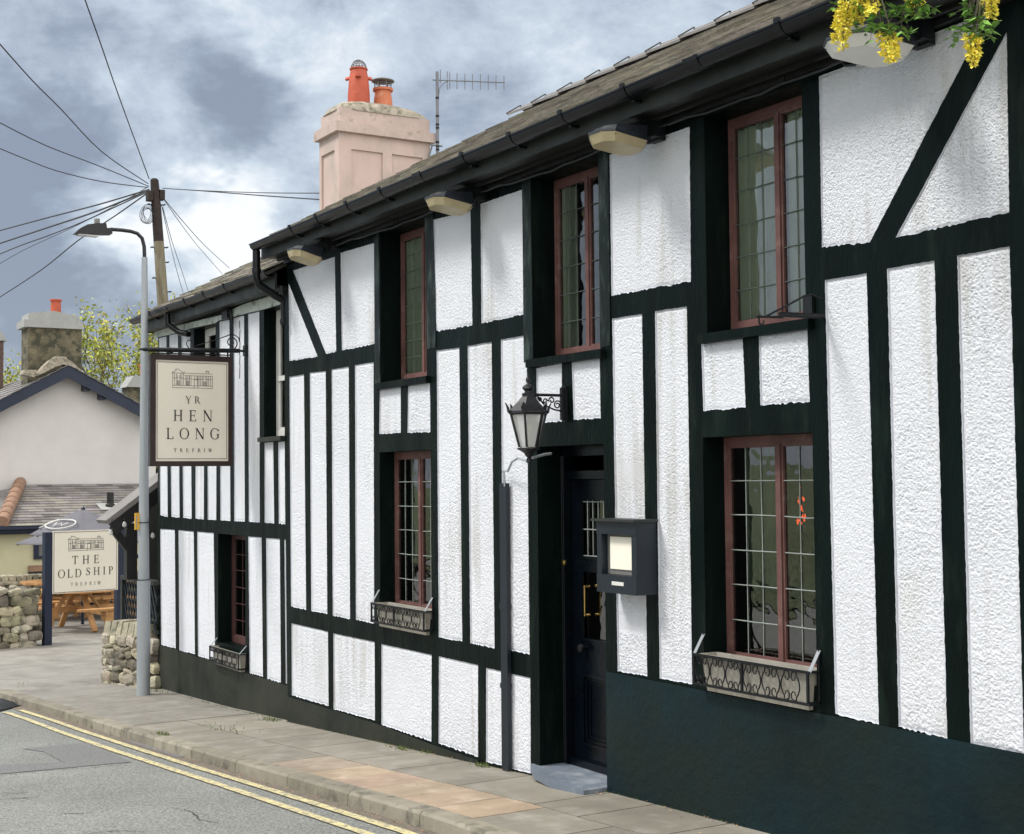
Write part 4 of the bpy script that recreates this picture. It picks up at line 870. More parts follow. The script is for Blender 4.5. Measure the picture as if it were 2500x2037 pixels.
lines(q, org, Ys, Up, Nx, [(e0, f0, e1, f0), (e0, f1, e1, f1), (e0, f0, e0, f1), (e1, f0, e1, f1)], .004); q.build('border_line', 'ink', brd)
pubdrawing(brd, org, Ys, Up, Nx, cu(408), cu(738), cvv(866), cvv(705), .0035)
lettering(brd, 'YR', org, Ys, Up, Nx, cu(515), cu(636), cvv(996), cvv(937))
lettering(brd, 'HEN', org, Ys, Up, Nx, cu(415), cu(738), cvv(1146), cvv(1054))
lettering(brd, 'LONG', org, Ys, Up, Nx, cu(358), cu(800), cvv(1297), cvv(1205))
lettering(brd, 'TREFRIW', org, Ys, Up, Nx, cu(420), cu(735), cvv(1406), cvv(1376))
br = MB(); pa, pb = PX(368, 854, Xs), PX(585, 857, Xs)
br.tube([pa, pb], .021, 10); br.lathe([(.021, 0), (.014, .03), (.02, .05), (.001, .12)], pa, 8, tilt=Matrix.Rotation(R(90), 3, 'X')); br.tube([pb, (Xs, WY, pb.z)], .012, 8)
for yy in (PX(418, 850, Xs).y, PX(530, 855, Xs).y): br.tube([(Xs, yy-.012, pa.z), (Xs, yy+.012, pa.z)], .028, 10)
br.tube([PX(370, 862, Xs), PX(563, 868, Xs)], .006, 6)
for px in (385, 556): v = PX(px, 862, Xs); br.tube([(Xs, v.y, v.z), (Xs, v.y, sz1-.01)], .008, 6)
br.build('bracket_arm', 'iron', hs)
def spiral(mb, cy, cz, r0, r1, a0, a1, x, rad=.006, n=22):
    mb.tube([(x, cy+(r0+(r1-r0)*t)*math.cos(R(a0+(a1-a0)*t)), cz+(r0+(r1-r0)*t)*math.sin(R(a0+(a1-a0)*t))) for t in np.linspace(0, 1, n)], rad, 6)
sc_ = MB(); v = PX(565, 837, Xs); spiral(sc_, v.y, v.z, .062, .012, -60, 420, Xs); v = PX(465, 838, Xs); spiral(sc_, v.y, v.z, .045, .012, 250, -30, Xs, .005)
sc_.tube([PX(585, 836, Xs), PX(583, 826, Xs), PX(575, 819, Xs), PX(563, 817, Xs), PX(555, 820, Xs), PX(530, 829, Xs), PX(475, 846, Xs)], [.006, .006, .005, .005, .005, .004, .003], 6)
for ya, yb in ((783, 803), (805, 835), (835, 868), (868, 890), (890, 925)): sc_.tube([PX(586 if ya > 800 else 587-2*(ya < 790), ya, Xs), PX(585, yb, Xs)], .004, 5)
sc_.build('scrollwork', 'iron', hs)
q = MB(); v = P(603, 857, WY); q.bb((Xs-.03, WY-.03, v.z-.05), (Xs+.03, WY-.001, v.z+.05)); q.build('wall_plate', 'iron', hs)

# ================================================================ floodlights under the eaves
def floodlight(wp, tip, back, label, lens, first=None):
    W_ = P(*wp); T_p = PX(*tip, W_.x); B_p = PX(*back, W_.x)
    t = thing('wall_floodlight', label, 'floodlight', (W_.x, 0, W_.z), 'floodlights under the eaves')
    a = (T_p-B_p); Ln = a.length; a.normalize(); side = Vector((1, 0, 0)); up = side.cross(a); up = -up if up.z < 0 else up
    def o(t_, s, h): return B_p+a*t_+side*s+up*h
    hw = .125
    out0 = [(Ln, -.055), (Ln-.05, -hw), (.04, -hw*.95), (0, -.06), (0, .06), (.04, hw*.95), (Ln-.05, hw), (Ln, .055)]
    def frust(o0, o1, h0, h1, mb):
        n = len(o0); v_ = [o(t_, s, h0) for t_, s in o0]+[o(t_, s, h1 if not callable(h1) else h1(t_)) for t_, s in o1]
        mb.add(v_, [list(range(n))[::-1], list(range(n, 2*n))]+[[i, (i+1) % n, n+(i+1) % n, n+i] for i in range(n)])
    sh = lambda k: [((t_-Ln/2)*k+Ln/2, s*k) for t_, s in out0]
    q = MB(); frust(sh(.97), sh(.80), 0, -.045, q); q.build('diffuser', lens, t)
    q = MB(); frust(sh(1.0), sh(1.0), .001, .014, q)
    for t3, s3 in ((.05, .10), (.05, -.10), (Ln-.06, .11), (Ln-.06, -.11)): q.bb(o(t3-.008, s3-.006, -.012), o(t3+.008, s3+.006, .016))
    frust(sh(.97), [(x_*.88+.0, s*.72) for x_, s in out0], .010, lambda t_: .035+.065*(1-t_/Ln), q)
    for s in (-1, 1): q.bb(o(.01, s*hw*.7, -.008), o(.03, s*hw*.7+.012, .03))
    q.build('housing', 'housing', t)
    q = MB(); q.beam(o(.07, 0, .055), Vector((W_.x, -.05, W_.z+.03)), .10, .085); q.bb((W_.x-.07, -.10, W_.z-.03), (W_.x+.07, -.03, W_.z+.07)); q.bb((W_.x-.05, -.045, W_.z-.04), (W_.x+.05, -.002, W_.z+.08)); q.tube([o(.03, .03, .0), Vector((W_.x+.04, -.10, W_.z-.01)), Vector((W_.x+.05, -.01, W_.z+.02))], .006, 6)
    q.build('bracket_arm', 'iron', t)
    return t
floodlight((825, 597), (706, 611), (782, 638), 'yellowed floodlight above the narrow braced panel at the left end of the eaves', 'lens')
floodlight((1180, 478), (1046, 484), (1145, 511), 'yellowed floodlight beside the narrow upper window, second from the left', 'lens')
floodlight((1612, 330), (1450, 326), (1565, 359), 'yellowed floodlight with a chipped corner above the plain square panel', 'lens')
floodlight((2262, 95), (2040, 92), (2200, 134), 'white floodlight half hidden by hanging yellow blossom', 'lens2')

ec = MB(); px_ = [P(a, b).x for a, b in ((822, 600), (1178, 480), (1612, 335), (2262, 100))]; pts = []
for i in range(len(px_)-1):
    for t in np.linspace(0, 1, 14)[:-1]: pts.append((px_[i]+(px_[i+1]-px_[i])*t, -.045-.01*math.sin(t*9+i), SOF-.045-.035*math.sin(math.pi*t)*(.6+.4*math.sin(i*3))-.006*math.sin(t*31)))
pts.append((px_[-1], -.045, SOF-.05)); ec.tube(pts, .006, 5); tag(ec.build('supply_cable', 'cable'), 'thin black cable sagging along the wall under the eaves from floodlight to floodlight', 'cable')
ec = MB(); ec.tube([P(*T_(140, 435), -.01), P(*T_(210, 415), -.02), P(*T_(300, 400), -.02), P(*T_(375, 370), -.03), P(*T_(440, 430), -.03), P(*T_(500, 425), -.03), P(*T_(520, 400), -.06)], .006, 5); tag(ec.build('supply_cable', 'cable'), 'short black cable looping below the white floodlight at upper right', 'cable')

# ================================================================ lantern by the door
XP = P(1383, 985).x; lc = PX(1290, 1008, XP); kL = (Vector((lc.x, lc.y, lc.z))-Vector(CAM)).length/3420
lan = thing('wall_lantern', 'black Victorian style wall lantern on a scrolled bracket beside the pub door', 'lantern', (XP, 0, lc.z))
def lz(y): return PX(1290, y, XP).z
zr0, zr1, zg0 = lz(1009), lz(969), lz(1092)
c = Vector((XP, lc.y, 0))
q = MB(); q.lathe([(48*kL, zr0-.01), (52*kL, zr0), (51*kL, zr0+.012), (30*kL, zr0+(zr1-zr0)*.62), (17*kL, zr1), (.001, zr1+.001)], c, 6, ph=.3); q.build('lantern_roof', 'darksteel', lan)
q = MB(); q.lathe([(15*kL, zr1-.002), (16*kL, zr1+8*kL), (9*kL, zr1+10*kL), (9*kL, zr1+14*kL), (15*kL, zr1+20*kL), (13*kL, zr1+26*kL), (6*kL, zr1+30*kL), (4*kL, zr1+34*kL), (6*kL, zr1+40*kL), (5*kL, zr1+46*kL), (2*kL, zr1+50*kL), (.001, zr1+60*kL)], c, 16); q.build('finial', 'darksteel', lan, smooth=True)
q = MB(); g2 = MB()
for k in range(6):
    an = .3+k*math.pi/3; an2 = an+math.pi/3
    d0 = Vector((math.cos(an), math.sin(an), 0)); d1_ = Vector((math.cos(an2), math.sin(an2), 0))
    q.beam(c+d0*45*kL+Vector((0, 0, zr0-.008)), c+d0*24*kL+Vector((0, 0, zg0)), .012, .012)
    g2.poly([c+d0*43*kL+Vector((0, 0, zr0-.01)), c+d1_*43*kL+Vector((0, 0, zr0-.01)), c+d1_*23*kL+Vector((0, 0, zg0)), c+d0*23*kL+Vector((0, 0, zg0))])
    t3 = Vector((-d0.y, d0.x, 0)); b3 = c+d0*50*kL+Vector((0, 0, zr0+.0))
    q.prism([b3-t3*.014, b3+t3*.014, b3+t3*.019+d0*.004+Vector((0, 0, .03)), b3+d0*.020+Vector((0, 0, .062)), b3-t3*.019+d0*.004+Vector((0, 0, .03))], d0*.005)
q.build('lantern_frame', 'darksteel', lan); g2.build('glass', 'glassl', lan)
q = MB(); q.lathe([(29*kL, zg0-.004), (29*kL, zg0-.012), (20*kL, zg0-.022), (12*kL, zg0-.035), (9*kL, zg0-.05), (4*kL, zg0-.062), (6*kL, zg0-.07), (6*kL, zg0-.09), (.001, zg0-.10)], c, 12, ph=.3); q.build('lantern_base', 'darksteel', lan)
q = MB(); q.lathe([(.012, zg0-.002), (.014, zg0+.05), (.022, zg0+.07), (.022, zg0+.13), (.001, zg0+.15)], c, 12); q.build('bulb_holder', 'paper', lan, smooth=True)
q = MB(); zb2 = PX(1320, 964.5, XP).z; q.tube([(XP, lc.y+.03, zb2), (XP, -.02, zb2)], .009, 8)
zp0, zp1 = P(1383, 1030).z, P(1383, 943).z; q.bb((XP-.022, -.022, zp0), (XP+.022, -.006, zp1)); q.bb((XP-.012, -.04, zp0+.01), (XP+.012, -.022, zp1-.01)); q.build('wall_bracket', 'iron', lan)
q = MB(); rr = 9*kL
for (px, py, r0, r1, a0, a1) in ((1361, 989, 11, 3, 40, 520), (1347, 978, 9, 3, 200, -200), (1331, 980, 7, 2, 0, 400), (1318, 976, 6, 2, 180, -220)):
    v = PX(px, py, XP); spiral(q, v.y, v.z, r0*kL, r1*kL, a0, a1, XP, .0045)
q.tube([PX(1312, 968, XP), PX(1330, 990, XP), PX(1352, 1000, XP), PX(1370, 1004, XP)], .0055, 6); q.tube([PX(1371, 968, XP), PX(1372, 1003, XP)], .005, 6); q.build('scrollwork', 'iron', lan)
# electric conduit up the wall to the lantern
X0c = P(1226, 1500).x
cd = thing('cable_casing', 'tall narrow blue black cable casing on the wall left of the pub door', 'casing', (X0c, -.03, 0))
q = MB(); ct, cb_ = P(1233, 1180), P(1228, 1880)
q.bb((P(1223, 1500, -.03).x, -.034, g(X0c)+.005), (P(1239, 1500, -.03).x, -.008, ct.z)); q.bb((P(1223, 1500, -.03).x-.006, -.038, 1.02), (P(1239, 1500, -.03).x+.004, -.006, 1.06)); q.bb((P(1223, 1500, -.03).x-.006, -.038, .52), (P(1239, 1500, -.03).x+.004, -.006, .55))
MT['casing'] = M('blue black casing', (.006, .012, .019), .45, .25, 2); q.build('casing', 'casing', cd)
q = MB(); top_ = Vector(((P(1233, 1180, -.03)).x, -.03, ct.z-.02)); l0 = Vector((XP, lc.y, zg0-.085))
q.tube([top_, top_+Vector((.0, -.01, .10)), P(1240, 1150, -.06), P(1250, 1128, -.12), P(1265, 1118, -.22), l0], .0075, 8); q.tube([P(1300, 1118, -.25), P(1330, 1110, -.10), P(1345, 1108, -.02)], .008, 8); q.build('conduit', 'cabgrey', cd, smooth=True)

# ================================================================ menu case
rX = P(1604, 1300).x; fY = PX(1552, 1330, rX).y; lX = P(1456, 1330, fY).x
mz1, mz0 = P(1500, 1274, fY).z, P(1500, 1449, fY).z
mc = thing('menu_case', 'dark wall mounted menu case with a blank cream sheet, right of the pub door', 'menu case', ((rX+lX)/2, fY/2, mz0))
q = MB(); t_ = .045
q.bb((lX, fY+.004, mz0+.10), (lX+t_, -.002, mz1-.07)); q.bb((rX-t_, fY+.004, mz0+.10), (rX, -.002, mz1-.07)); q.bb((lX, fY, mz0), (rX, -.001, mz0+.10)); q.bb((lX, fY, mz1-.07), (rX, -.001, mz1)); q.bb((lX+t_, -.03, mz0+.10), (rX-t_, -.003, mz1-.07))
q.build('case', 'casing', mc)
q = MB(); q.bb((lX-.02, fY-.025, mz1+.001), (rX+.015, -.001, mz1+.014)); q.build('case_top', 'fascia', mc)
q = MB(); q.bb((lX+t_+.001, fY+.045, mz0+.101), (rX-t_-.001, fY+.05, mz1-.071)); q.build('back_board', 'casegrey', mc)
q = MB(); q.bb((lX+t_+.035, fY+.038, mz0+.13), (rX-t_-.012, fY+.042, mz1-.085)); q.build('menu_sheet', 'paper', mc)
q = MB(); q.bb((lX+.15, fY-.004, mz0+.045), (lX+.26, fY+.003, mz0+.065)); q.build('name_plate', 'sashw', mc)

# ================================================================ window troughs
def trough(label, fl0, fl0b, fl1, fl1b, zt_px, zb_px, n_s, y=0., sc__=1., front=None):
    xl = P(*fl0, y).x; xr = P(*fl1, y).x
    yf = PX(*fl0b, xl).y; zt = PX(*fl0b, xl).z; zb = P(*zb_px, yf).z
    t = thing('window_trough', label, 'window box', ((xl+xr)/2, y+yf/2, zb), 'wrought iron window troughs')
    for x in (xl, xr):
        q = MB(); ww = .022*sc__; q.prism([(x-ww/2, y-.002, zt+.10*sc__), (x+ww/2, y-.002, zt+.10*sc__), (x+ww/2, yf, zt), (x-ww/2, yf, zt)], (0, 0, -.004)); q.bb((x-.004, yf, zb+.0), (x+.004, y-.002, zb+.012), mi=1); q.bb((x-.004, y-.006, zb), (x+.004, y-.002, zt+.1*sc__), mi=1); q.build('steel_strap', ['flange', 'iron'], t)
    q = MB(); r = .006
    q.bb((xl-.008, yf-.006, zt-.006), (xr+.008, yf+.006, zt+.006)); q.bb((xl-.008, yf-.006, zb-.006), (xr+.008, yf+.006, zb+.006))
    H_ = zt-zb; W_ = (xr-xl)
    for x in (xl, xr-.01, (xl+xr)/2-.06*W_): q.bb((x-.006, yf-.005, zb+.006), (x+.006, yf+.005, zt-.006))
    for s in (zb, zt):
        q.bb((xr-.006, yf, s-.005), (xr+.006, y-.01, s+.005)); q.bb((xl-.006, yf, s-.005), (xl+.006, y-.01, s+.005))
    q.build('iron_rail', 'iron', t)
    mid = (xl+xr)/2-.06*W_; cells = []
    hN = n_s//2; wl_ = (mid-xl-.012)/hN; wr_ = (xr-.055*sc__-mid-.012)/hN
    for i in range(hN): cells += [(xl+.006+wl_*(i+.5), wl_)]
    for i in range(hN): cells += [(mid+.006+wr_*(i+.5), wr_)]
    for cxx, ww in cells:                      # each a pair of C scrolls back to back
        q = MB(); zc_ = (zt+zb)/2; hh = H_/2-.008; rx = ww*.47
        for s in (-1, 1):
            pts = []
            for k in range(9): a = R(-66+132*k/8); pts.append((cxx+s*rx*math.cos(a), zc_+hh*math.sin(a)*1.0))
            r1_ = rx*.36; cx2 = cxx+s*r1_*1.12
            def curl(zs):
                zc2 = zc_+zs*(hh-r1_*1.02); return [(cx2+s*r1_*f_*math.cos(R(a)), zc2+zs*r1_*f_*math.sin(R(a))*1.15) for a, f_ in ((50, 1.05), (90, 1.0), (140, .95), (190, .85), (240, .72), (300, .55), (370, .35))]
            full = curl(-1)[::-1]+pts[1:-1]+curl(1)
            q.tube([(a, yf, b) for a, b in full], [.003]*2+[.0036]*(len(full)-4)+[.003]*2, 6)
        q.build('scroll', 'iron', t)
    # plastic trough inside
    a0, a1, b0, b1 = xl+.035, xr-.03, yf+.02, y+.055; zt2, zb2 = zt+.004, zb-.035*sc__
    k = .02; q = MB(); top = [(a0, b0), (a1, b0), (a1, b1), (a0, b1)]; bot = [(a0+k, b0+k), (a1-k, b0+k), (a1-k, b1-k), (a0+k, b1-k)]; th = .008
    ti = [(a0+th, b0+th), (a1-th, b0+th), (a1-th, b1-th), (a0+th, b1-th)]; bi = [(a0+k+th, b0+k+th), (a1-k-th, b0+k+th), (a1-k-th, b1-k-th), (a0+k+th, b1-k-th)]
    vs = [(*p_, zb2) for p_ in bot]+[(*p_, zt2) for p_ in top]+[(*p_, zt2) for p_ in ti]+[(*p_, zb2+.03) for p_ in bi]
    fs = [[3, 2, 1, 0]]
    for i in range(4): j = (i+1) % 4; fs += [[i, j, 4+j, 4+i], [4+i, 4+j, 8+j, 8+i], [8+i, 8+j, 12+j, 12+i]]
    fs.append([12, 13, 14, 15]); q.add(vs, fs)
    rim = .012
    for p0, p1 in (((a0-rim, b0-rim), (a1+rim, b0)), ((a0-rim, b1), (a1+rim, b1+rim)), ((a0-rim, b0), (a0, b1)), ((a1, b0), (a1+rim, b1))): q.bb((*p0, zt2-.014), (*p1, zt2+.001))
    q.build('plastic_trough', 'trough', t)
    return t
trough('largest scrolled iron window trough, under the right-hand lower window', W6(398, 232), W6(275, 392), W6(1830, 468), W6(1715, 640), None, W6(240, 742), 6)
trough('scrolled iron window trough under the middle lower window, left of the cable casing', B_(872, 1222), B_(812, 1288), B_(1268, 1282), B_(1215, 1335), None, B_(806, 1420), 6)
trough('small iron window trough at the far left of the pub wing', L2(1490, 1153), L2(1436, 1200), L2(1690, 1208), L2(1650, 1255), None, L2(1438, 1300), 6, y=WY, sc__=.8)

# empty sign bracket below the right-hand upper window
Xb = P(*C3(1500, 310)).x
eb = thing('empty_sign_bracket', 'thin black bracket arm with an empty hook below the right-hand upper window', 'bracket', (Xb, -.3, 2.6))
def xb(x, y): return PX(*C3(x, y), Xb)
q = MB(); q.tube([xb(1040, 290), xb(1495, 312)], .013, 8); q.tube([xb(800, 313), xb(1070, 320)], .006, 6); q.tube([xb(905, 305), xb(1120, 195), xb(1300, 95), xb(1370, 82), xb(1480, 130)], .005, 6); q.build('bracket_arm', 'iron', eb)
q = MB(); q.tube([xb(822, 312), xb(822, 360), xb(832, 392), xb(850, 398), xb(866, 380), xb(872, 352)], .0045, 6); q.build('hook', 'iron', eb)
q = MB(); v0_, v1_ = P(*C3(1310, 320)), P(*C3(1400, 90)); q.bb((v0_.x, -.018, v0_.z), (v1_.x, -.002, v1_.z)); q.build('wall_plate', 'iron', eb)

# ================================================================ ground, road, pavement, kerb
def gsurf(name, poly_fn, mat, xs, off): pass
XSN = sorted(set([-70, -45, -36]+GX[1:-1]+[float(q) for q in np.arange(-30, 12.1, 1.0)]+[30, 60]))
def strip(name, ya, yb, off, mat, x0=-70, x1=60, kind='structure', uv=None):
    """a sheet that follows the fall of the street between two lines Y = ya(x) and Y = yb(x)"""
    xs = [x for x in XSN if x0 < x < x1]; xs = [x0]+xs+[x1]; mb = MB(); vs = []
    fa = ya if callable(ya) else (lambda x: ya); fb = yb if callable(yb) else (lambda x: yb)
    for x in xs: vs += [(x, fa(x), g(x)+off), (x, fb(x), g(x)+off)]
    mb.add(vs, [[2*i, 2*i+2, 2*i+3, 2*i+1] for i in range(len(xs)-1)])
    o = mb.build(name, mat, base=(0, 0, 0)); return tag(o, kind=kind)
kp = [(0, 1686), (21, 1696), (53.5, 1709), (103, 1718), (175, 1735.6), (260, 1766), (310, 1780), (364, 1803), (424, 1816), (488, 1832), (567, 1853), (645, 1876), (736, 1900), (961, 1966), (1104, 2007), (1172, 2030)]
KP = [G(a, b, 0) for a, b in kp]
print('kerb', [(round(p.x, 2), round(p.y, 2)) for p in KP])
KX = [p.x for p in KP]; KY = [p.y for p in KP]
pc = np.polyfit(KX, KY, 4)
KX2 = [-22, -19.5, -18.2]+list(np.linspace(KX[0], KX[-1], 16))+[-5.2, -3.5, 12, 60]
ky_end = float(np.polyval(pc, KX[-1]))
KY2 = [-7.5, -3.9, float(np.polyval(pc, KX[0]))-.35]+[float(np.polyval(pc, x)) for x in np.linspace(KX[0], KX[-1], 16)]+[ky_end+.04, ky_end+.06, ky_end+.06, ky_end]
KX2[2] = KX[0]-.8
def kerb(x): return float(np.interp(x, KX2, KY2))
print('kerb y', [(x, round(kerb(x), 2)) for x in (-17, -16, -15, -13, -11, -9, -7, -5)])
KW, KH = .125, .085
gr = MB(); gr.add([(-400, -400, -1.5), (400, -400, -1.5), (400, 400, -1.5), (-400, 400, -1.5)], [[0, 1, 2, 3]])
structure(gr.build('ground', 'ground', base=(0, 0, 0)))
strip('road', -13, lambda x: kerb(x)+.02, -KH, 'asphalt')
strip('road_edge', lambda x: kerb(x)-.155, lambda x: kerb(x)+.01, -KH+.004, 'gutterdirt', -18, 20)
# courtyard and everything left of the pub
strip('courtyard', lambda x: kerb(x)+KW-.02, 14, -.008, 'court', -34, -15.0)
q = MB(); q.add([(-34, -13, g(-34)-.01), (-19, -13, g(-30)-.01), (-19, 14, g(-30)-.02), (-34, 14, g(-30)-.02)], [[0, 1, 2, 3]])
strip('pavement_bed', lambda x: kerb(x)+KW-.02, .3, -.012, 'joint', -15.3, 20)
# kerb stones
kb = MB(); x = -19.4
while x < 9:
    l = .9 if x > -16 else .45; a, b = x+.004, x+l-.004; n = 3
    for i in range(n):
        xa, xb_ = a+(b-a)*i/n, a+(b-a)*(i+1)/n; t = [random.uniform(.85, 1.1)]*1; 
        if i == 0: tt = random.uniform(.82, 1.12)
        ya, yb = kerb(xa), kerb(xb_); za, zb = g(xa), g(xb_); c_ = .014
        vs = []
        for (xx, yy, zz) in ((xa, ya, za), (xb_, yb, zb)):
            vs += [(xx, yy-.012, zz-KH-.05), (xx, yy, zz-c_), (xx, yy+c_, zz+.002), (xx, yy+KW, zz+.003), (xx, yy+KW, zz-.1)]
        fs = [[j, j+1, 6+j, 5+j][::-1] for j in range(4)]
        if i == 0: fs.append([0, 1, 2, 3, 4])
        if i == n-1: fs.append([5, 6, 7, 8, 9][::-1])
        kb.add(vs, fs, 0, tt)
    x += l
tag(kb.build('kerb', 'kerb', base=(0, 0, 0)), kind='structure')
# paving slabs
tan_ = [G(*PP(a, b)) for a, b in ((270, 912), (610, 1003), (1010, 1110), (1235, 1175), (690, 838), (1040, 922), (1460, 1015), (1710, 1072))]
print('tan', [(round(v.x, 2), round(v.y, 2), round(v.y-kerb(v.x), 2)) for v in tan_])
pv = MB()
def slab(x0, x1, y0f, y1f, t, gp=.006, n=2, dz=0.):
    for i in range(n):
        a, b = x0+gp+(x1-x0-2*gp)*i/n, x0+gp+(x1-x0-2*gp)*(i+1)/n
        vs = [(a, y0f(a)+gp, g(a)+dz), (b, y0f(b)+gp, g(b)+dz), (b, y1f(b)-gp, g(b)+dz), (a, y1f(a)-gp, g(a)+dz)]
        pv.prism([Vector(v) for v in vs], (0, 0, -.02), 0, t)
row1 = lambda x: kerb(x)+KW; row2 = lambda x: min(kerb(x)+KW+.46, -.05); wallf = lambda x: .06
tx = sorted([tan_[i].x for i in (0, 1, 2, 3)])
xs_ = [-15.2, -14.3, -13.25, -12.3, -11.42, -10.75, -10.05]+[tx[0]-.62]
xs_ = [v for v in xs_ if v < tx[0]-.35]+tx+[tx[-1]+.62*k for k in range(1, 22)]
tanc = (1.50, 1.24, 1.06); pinkc = (1.2, 1.06, .98)
for i in range(len(xs_)-1):
    a, b = xs_[i], xs_[i+1]; isT = a >= tx[0]-.01 and b <= tx[-1]+.01
    t = random.uniform(.88, 1.08); c_ = tanc if isT else (pinkc if (a > tx[0]-.9 and b < tx[0]+.02) else (t, t, t*1.0))
    if a < -13: 
        slab(a, b, row1, wallf, (.92, .94, .98), n=4); continue
    if isT and b-a > .5: m_ = (a+b)/2; slab(a, m_, row1, row2, tuple(v*random.uniform(.95, 1.03) for v in tanc), gp=.002, n=2, dz=-.003); slab(m_, b, row1, row2, tuple(v*random.uniform(.93, 1.04) for v in tanc), gp=.002, n=2, dz=-.003)
    else: slab(a, b, row1, row2, c_, n=3, dz=-.003)
    off = .31; t = random.uniform(.84, 1.06); t2 = tuple(v*.95 for v in tanc) if (tx[1] < a+off < tx[2]) and False else (t, t, t)
    slab(a+off if (i and xs_[i-1] >= -13.0) else a, b+off, row2, wallf, t2, n=2, dz=-.003)
tag(pv.build('pavement', 'pave', base=(0, 0, 0)), kind='structure')
# double yellow lines
def yl(offs, name):
    pts = [G(*q, -KH) for q in offs]; X_ = [p.x for p in pts]; Y_ = [p.y for p in pts]; o = np.argsort(X_); X_ = np.array(X_)[o]; Y_ = np.array(Y_)[o]; return X_, Y_
l1 = [L6(130, 240), L6(520, 365), L6(860, 480), L6(1300, 620), L6(1700, 750), L6(2131, 885), PP(400, 1150), PP(800, 1262)]
l2 = [L6(45, 252), L6(400, 388), L6(760, 510), L6(1060, 610), L6(1500, 760), L6(1900, 890), L6(2120, 970), PP(300, 1165), PP(560, 1262)]
for k, l in enumerate((l1, l2)):
    pts = [G(*q, -KH) for q in l]; print('yl', [(round(p.x, 2), round(p.y, 2), round(p.y-kerb(p.x), 2)) for p in pts])
    of = [(p.x, p.y-kerb(p.x)) for p in pts]; of.sort(); ox = [a for a, b in of]; oy = [(-.128, -.298)[k]+.006*math.sin(a*1.3+k) for a, b in of]
    mb = MB(); xs = np.arange(ox[0]-.0, 6, .12); n = len(xs); vs = []
    for x in xs:
        y = kerb(x)+float(np.interp(x, ox, oy)); h = .026; j = vn(np.array([x]), np.array([k*3.]), .08, 9)[0]*.008; j2 = vn(np.array([x]), np.array([k*3.+1]), .07, 12)[0]*.008
        vs += [(x, y-h-j, g(x)-KH+.008), (x, y+h+j2, g(x)-KH+.008)]
    mb.add(vs, [[2*i, 2*i+2, 2*i+3, 2*i+1] for i in range(n-1)]); tag(mb.build('yellow_line', 'yellow', base=(0, 0, 0)), kind='structure')
# trench repair in the road
for pts in ([L6(0, 610), L6(430, 590), L6(300, 520), L6(150, 500), L6(600, 455), L6(900, 590), L6(0, 672)], ):
    mb = MB(); mb.poly([G(*q, -KH+.004)+Vector((0, 0, 0)) for q in pts]); o = mb.build('road_patch', 'patch', base=(0, 0, 0)); tag(o, kind='structure')
mb = MB(); mb.poly([G(*q, -KH+.0065) for q in (L6(830, 440), L6(1010, 440), L6(1380, 560), L6(1200, 555))]); tag(mb.build('road_patch', 'patch', base=(0, 0, 0)), kind='structure')
# cracks in the road surface
for pts in ([L6(0, 850), L6(90, 838), L6(170, 834), L6(250, 830)], [L6(30, 800), L6(120, 806), L6(190, 798)], [L6(400, 948), L6(470, 940), L6(560, 942), L6(640, 930)], [L6(560, 1085), L6(700, 1068), L6(860, 1060), L6(960, 1066)], [L6(1180, 900), L6(1300, 925), L6(1380, 985), L6(1500, 1010)], [L6(-10, 680), L6(300, 650), L6(620, 630), L6(880, 600)]):
    q_ = [G(*p_, -KH+.004) for p_ in pts]; full = []
    for a, b in zip(q_, q_[1:]):
        for t in np.linspace(0, 1, 9)[:-1]: v = a.lerp(b, t); full.append(Vector((v.x+random.gauss(0, .006), v.y+random.gauss(0, .009), v.z)))
    full.append(q_[-1]); mb = MB(); vs = []
    for i, v in enumerate(full):
        d_c = (full[min(i+1, len(full)-1)]-full[max(i-1, 0)]); d_c.z = 0; d_c.normalize(); n_c = Vector((-d_c.y, d_c.x, 0))*random.uniform(.002, .006)*(1-abs(i/len(full)-.5)); vs += [v-n_c, v+n_c]
    mb.add(vs, [[2*i, 2*i+2, 2*i+3, 2*i+1] for i in range(len(full)-1)]); tag(mb.build('road_crack', 'mortar', base=(0, 0, 0)), kind='structure')
# iron grating in the gutter
c0, c1_, c2_, c3_ = [G(*L6(a, b), -KH+.006) for a, b in ((-30, 250), (-30, 165), (60, 160), (140, 205))]
dg_ = thing('drain_grating', 'rusty iron drain grating in the road edge at far left', 'drain', tuple((c0+c3_)/2))
q = MB()
for k in range(9): f_ = k/9; a = c0.lerp(c3_, f_); b = c1_.lerp(c2_, f_); q.beam(a+Vector((0, 0, .006)), b+Vector((0, 0, .006)), .018, .012)
q.beam(c0, c3_, .02, .014); q.beam(c1_, c2_, .02, .014); q.build('grate', 'iron', dg_)
